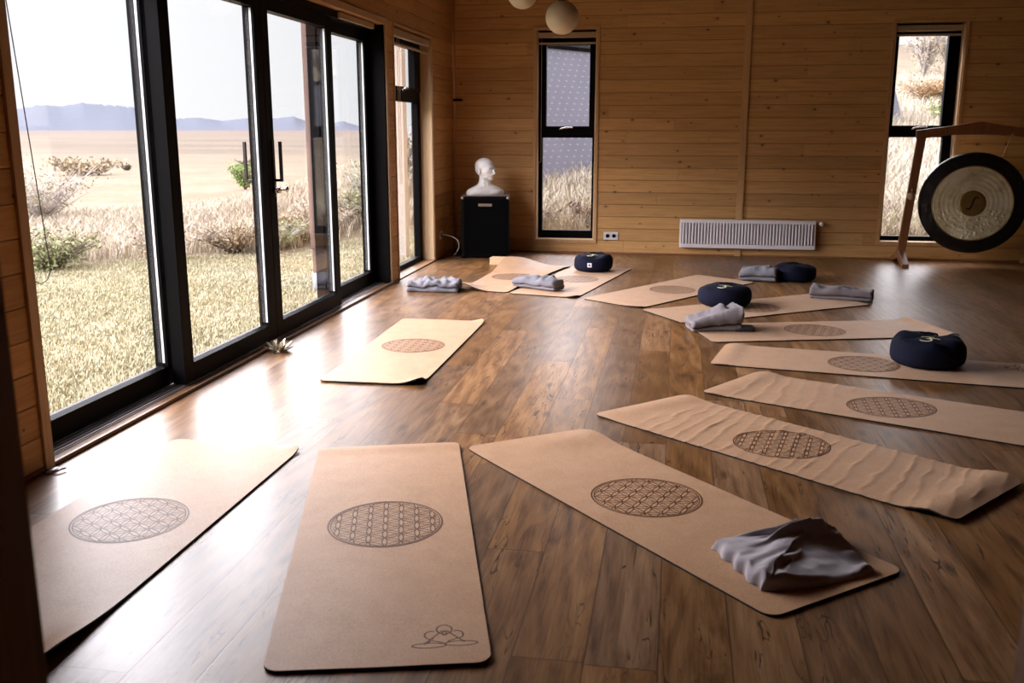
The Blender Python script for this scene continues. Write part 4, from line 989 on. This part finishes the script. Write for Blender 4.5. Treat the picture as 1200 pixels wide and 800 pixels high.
for i, (lab, x, y, rx, h, lf) in enumerate((
    ('bare twiggy shrub at the lawn edge beside the wide dark door stile', -5.95, 10.35, 0.5, 0.55, 'leafdry'),
    ('scrubby grey shrub left in the second glass panel at the lawn edge', -5.45, 11.3, 0.6, 0.5, 'leafdry'),
    ('scrubby grey green shrub in the middle of the second glass panel', -5.05, 11.7, 0.6, 0.5, 'leafgreen'),
    ('dry brown shrub right in the second glass panel at the lawn edge', -4.85, 12.1, 0.5, 0.48, 'leafdry'),
    ('dry scrub at the lawn edge left in the third glass panel', -4.75, 12.6, 0.55, 0.5, 'leafdry'),
    ('green scrub beside the outdoor timber post in the third glass panel', -4.45, 13.0, 0.55, 0.5, 'leafgreen'),
    ('leafy green shrub seen through the farthest door panel', -4.45, 13.6, 0.55, 0.85, 'leafgreen'),
    ('leafy green shrub seen through the narrow left wall window', -4.25, 14.6, 0.55, 1.1, 'leafgreen'))):
    shrub(lab, x, y, rx, h*0.85, 34, 1300, lf, 'twig' if i % 2 else 'twigpale', lw=0.020)
# hillside seen through the back windows
shrub('dark scrub at the foot of the slope seen left in the bust side window', -1.68, 12.45, 0.30, 0.42, 26, 320, 'twig', 'twig', lw=0.03)
shrub('dark scrub at the foot of the slope seen right in the bust side window', -1.20, 12.5, 0.30, 0.45, 26, 320, 'twig', 'twig', lw=0.03)
shrub('green brown scrub at the bottom of the slope behind the gong stand post', 2.95, 12.9, 0.5, 0.36, 20, 700, 'leafgreen', 'twig', lw=0.035)
shrub('rusty bush on the upper slope, left one in the window above the gong stand', 7.9, 32.5, 1.4, 0.7, 34, 2600, 'leafrust', 'twig', lw=0.05)
shrub('rusty bush on the upper slope, right one in the window above the gong stand', 9.5, 34.0, 1.3, 0.8, 34, 2600, 'leafrust', 'twig', lw=0.05)
shrub('olive bush on the middle slope, left one in the window above the gong stand', 7.05, 27.3, 0.9, 0.55, 26, 1100, 'leafgreen', 'twig', lw=0.06)
shrub('olive bush on the middle slope, right one in the window above the gong stand', 6.7, 24.0, 0.6, 0.45, 24, 900, 'leafgreen', 'twig', lw=0.06)
for lab, x, y, rx, h, lf in (('pale bare tree at the top of the slope, leftmost in the right window', 10.2, 44.5, 1.4, 2.6, 'leafdry'),
                         ('pale bare tree at the top of the slope, in the middle of the right window', 11.5, 45.5, 1.5, 2.4, 'leafdry'),
                         ('tree with green leaves at the top of the slope, rightmost in the right window', 12.3, 44.0, 1.3, 2.7, 'leafgreen')):
    shrub(lab, x, y, rx, h, 44, 1500, lf, 'twigpale', 'bare_tree', 0.06, 'tree', 0.03)

# neighbouring roof
def roof_building():
    A = Vector((-0.9*16/14.2*1.0, 15.9, 2.88)); 
    f_ = 1122.0; p = radians(12.464); yw = radians(9.6314)
    fw = Vector((-sin(yw)*cos(p), cos(yw)*cos(p), -sin(p))); rt = Vector((cos(yw), sin(yw), 0)); up = rt.cross(fw)
    def at(u, v, D): r = fw*f_+rt*(u-600)+up*(400-v); return Vector((0, 0, 1.4))+r*(D/r.y)
    A = at(600, 50.5, 15.2); A2 = at(690, 59, 16.9); B = at(1047, 95, 28.5); Bz = A.z
    E_ = at(1068, 148, 27.6)
    ridge = (B-A).normalized(); nrm = Vector((ridge.y, -ridge.x, 0)).normalized()   # horizontal direction towards the room
    dn = (E_-B); fall = nrm*1.5+Vector((0, 0, -3.2))
    e = thing('neighbour_building', 'building with steep blue grey shingled roof on the slope behind the back windows', 'building', (A.x, A.y, 0))
    inv = Matrix.Translation(e.location).inverted()
    # front slope in its own frame so that the shingle pattern follows it
    X = ridge; Y = (-fall-(-fall).dot(ridge)*ridge).normalized(); Z = X.cross(Y)
    L = (B-A).length; H = 3.4; off = dn.dot(X)/(-dn.dot(Y))*H
    m = MB(); m.add([(-0.5, -H, 0), (L+off, -H, 0), (L, 0, 0), (-0.5, 0, 0), (-0.5, -H, -0.08), (L+off, -H, -0.08), (L, 0, -0.08), (-0.5, 0, -0.08)], [(0, 1, 2, 3), (7, 6, 5, 4), (0, 4, 5, 1), (1, 5, 6, 2), (2, 6, 7, 3), (3, 7, 4, 0)])
    o = m.build('roof_slope', M['roof'], e); mw = Matrix((X, Y, Z)).transposed().to_4x4(); mw.translation = A; o.matrix_parent_inverse = inv; o.matrix_basis = mw
    m = MB(); q = A-X*0.5; r_ = B
    m.tube([q+Vector((0, 0, 0.03)), r_+Vector((0, 0, 0.03))], 0.06, 6); o = m.build('ridge_cap', M['frame'], e); o.matrix_parent_inverse = inv
    back = -nrm*5
    m = MB(); m.add([q-Vector((0, 0, 0.1)), r_-Vector((0, 0, 0.1)), r_+back+Vector((0, 0, -3.2)), q+back+Vector((0, 0, -3.2)), q+nrm*1.2+Vector((0, 0, -3.2)), r_+nrm*1.2+Vector((0, 0, -3.2))], [(0, 1, 2, 3), (0, 4, 5, 1), (0, 3, 4), (1, 5, 2), (3, 2, 5, 4)])
    o = m.build('gable_walls', M['concrete'], e); o.matrix_parent_inverse = inv
roof_building()

# terrace posts
def post(label, x, y, w, mat, footed):
    e = thing('terrace_post', label, 'post', (x, y, GZ))
    m = MB(); m.box(-w/2, w/2, -w/2, w/2, 0.42 if footed else 0.0, 2.749); m.build('shaft', M[mat], e, False, 0.006)
    if footed:
        m = MB(); m.box(-w*0.42, w*0.42, -w*0.42, w*0.42, 0.18, 0.42); m.build('steel_shoe', M['postwood'], e, False, 0.004)
        m = MB(); m.lathe([(0, -0.02), (w*0.6, -0.02), (w*0.6, 0.18), (w*0.5, 0.19), (0, 0.19)], 20); m.build('footing', M['concrete'], e, True)
post('brown timber terrace post on a round concrete foot outside the third glass panel', -3.40, 8.87, 0.145, 'postwood', True)
post('pale grey terrace post outside the narrow left wall window', -3.33, 11.45, 0.16, 'postgrey', False)
m = MB(); m.box(-3.46, -3.32, 6.2, 12.4, 2.60, 2.74)
tag(m.build('terrace_beam', M['postwood'], None, False, 0.01), 'long timber beam resting on the terrace posts outside the glass doors', 'beam')

# ---------------------------------------------------------------- light
wd = bpy.data.worlds.new('overcast'); scene.world = wd; wd.use_nodes = True; nt = wd.node_tree; n = N(nt)
bg = nt.nodes['Background']; tc = n.new('ShaderNodeTexCoord'); s = n.new('ShaderNodeSeparateXYZ'); n.put(s.inputs[0], tc.outputs['Generated'])
z = s.outputs[2]
soft = n.noise(tc.outputs['Generated'], 2.2, 4, 0.5)
hor = n.mix(soft, (0.78, 0.79, 0.82), (0.82, 0.83, 0.85))
n.put(bg.inputs['Color'], n.mix(n.rng(z, 0.1, 0.5, 0, 1), hor, (0.97, 0.92, 0.98)))
az = n.m('ADD', n.m('MULTIPLY', s.outputs[0], -0.98), n.m('MULTIPLY', s.outputs[1], 0.10))
hl = n.m('SQRT', n.m('ADD', n.m('MULTIPLY', s.outputs[0], s.outputs[0]), n.m('MULTIPLY', s.outputs[1], s.outputs[1])))
side = n.rng(n.m('DIVIDE', az, hl), -0.45, 0.65, 0.0, 1.0, True)      # unseen bright band of sky added towards the doors to light the room
band = n.m('MULTIPLY', n.rng(z, 0.135, 0.34, 0.0, 1.0, True), n.rng(z, 0.50, 0.78, 1.0, 0.06, True))
k1 = n.m('ADD', n.rng(z, 0.12, 0.45, 1.42, 3.4, True), n.m('MULTIPLY', n.m('MULTIPLY', band, side), 26.0))
n.put(bg.inputs['Strength'], k1)

# ---------------------------------------------------------------- camera
cam = bpy.data.cameras.new('camera'); co = bpy.data.objects.new('camera', cam); C.objects.link(co); scene.camera = co
p = radians(12.464); yw = radians(9.6314)
co.location = (0, 0, 1.4); co.rotation_euler = (pi/2-p, 0, yw)
cam.sensor_width = 36; cam.lens = 1122/1200*36; cam.clip_end = 8000; cam.clip_start = 0.05
cam.dof.use_dof = True; cam.dof.focus_distance = 5.6; cam.dof.aperture_fstop = 5.0
vs_ = scene.view_settings; vs_.view_transform = 'Standard'; vs_.look = 'None'; vs_.gamma = 1; vs_.use_curve_mapping = False; vs_.exposure = 0.08
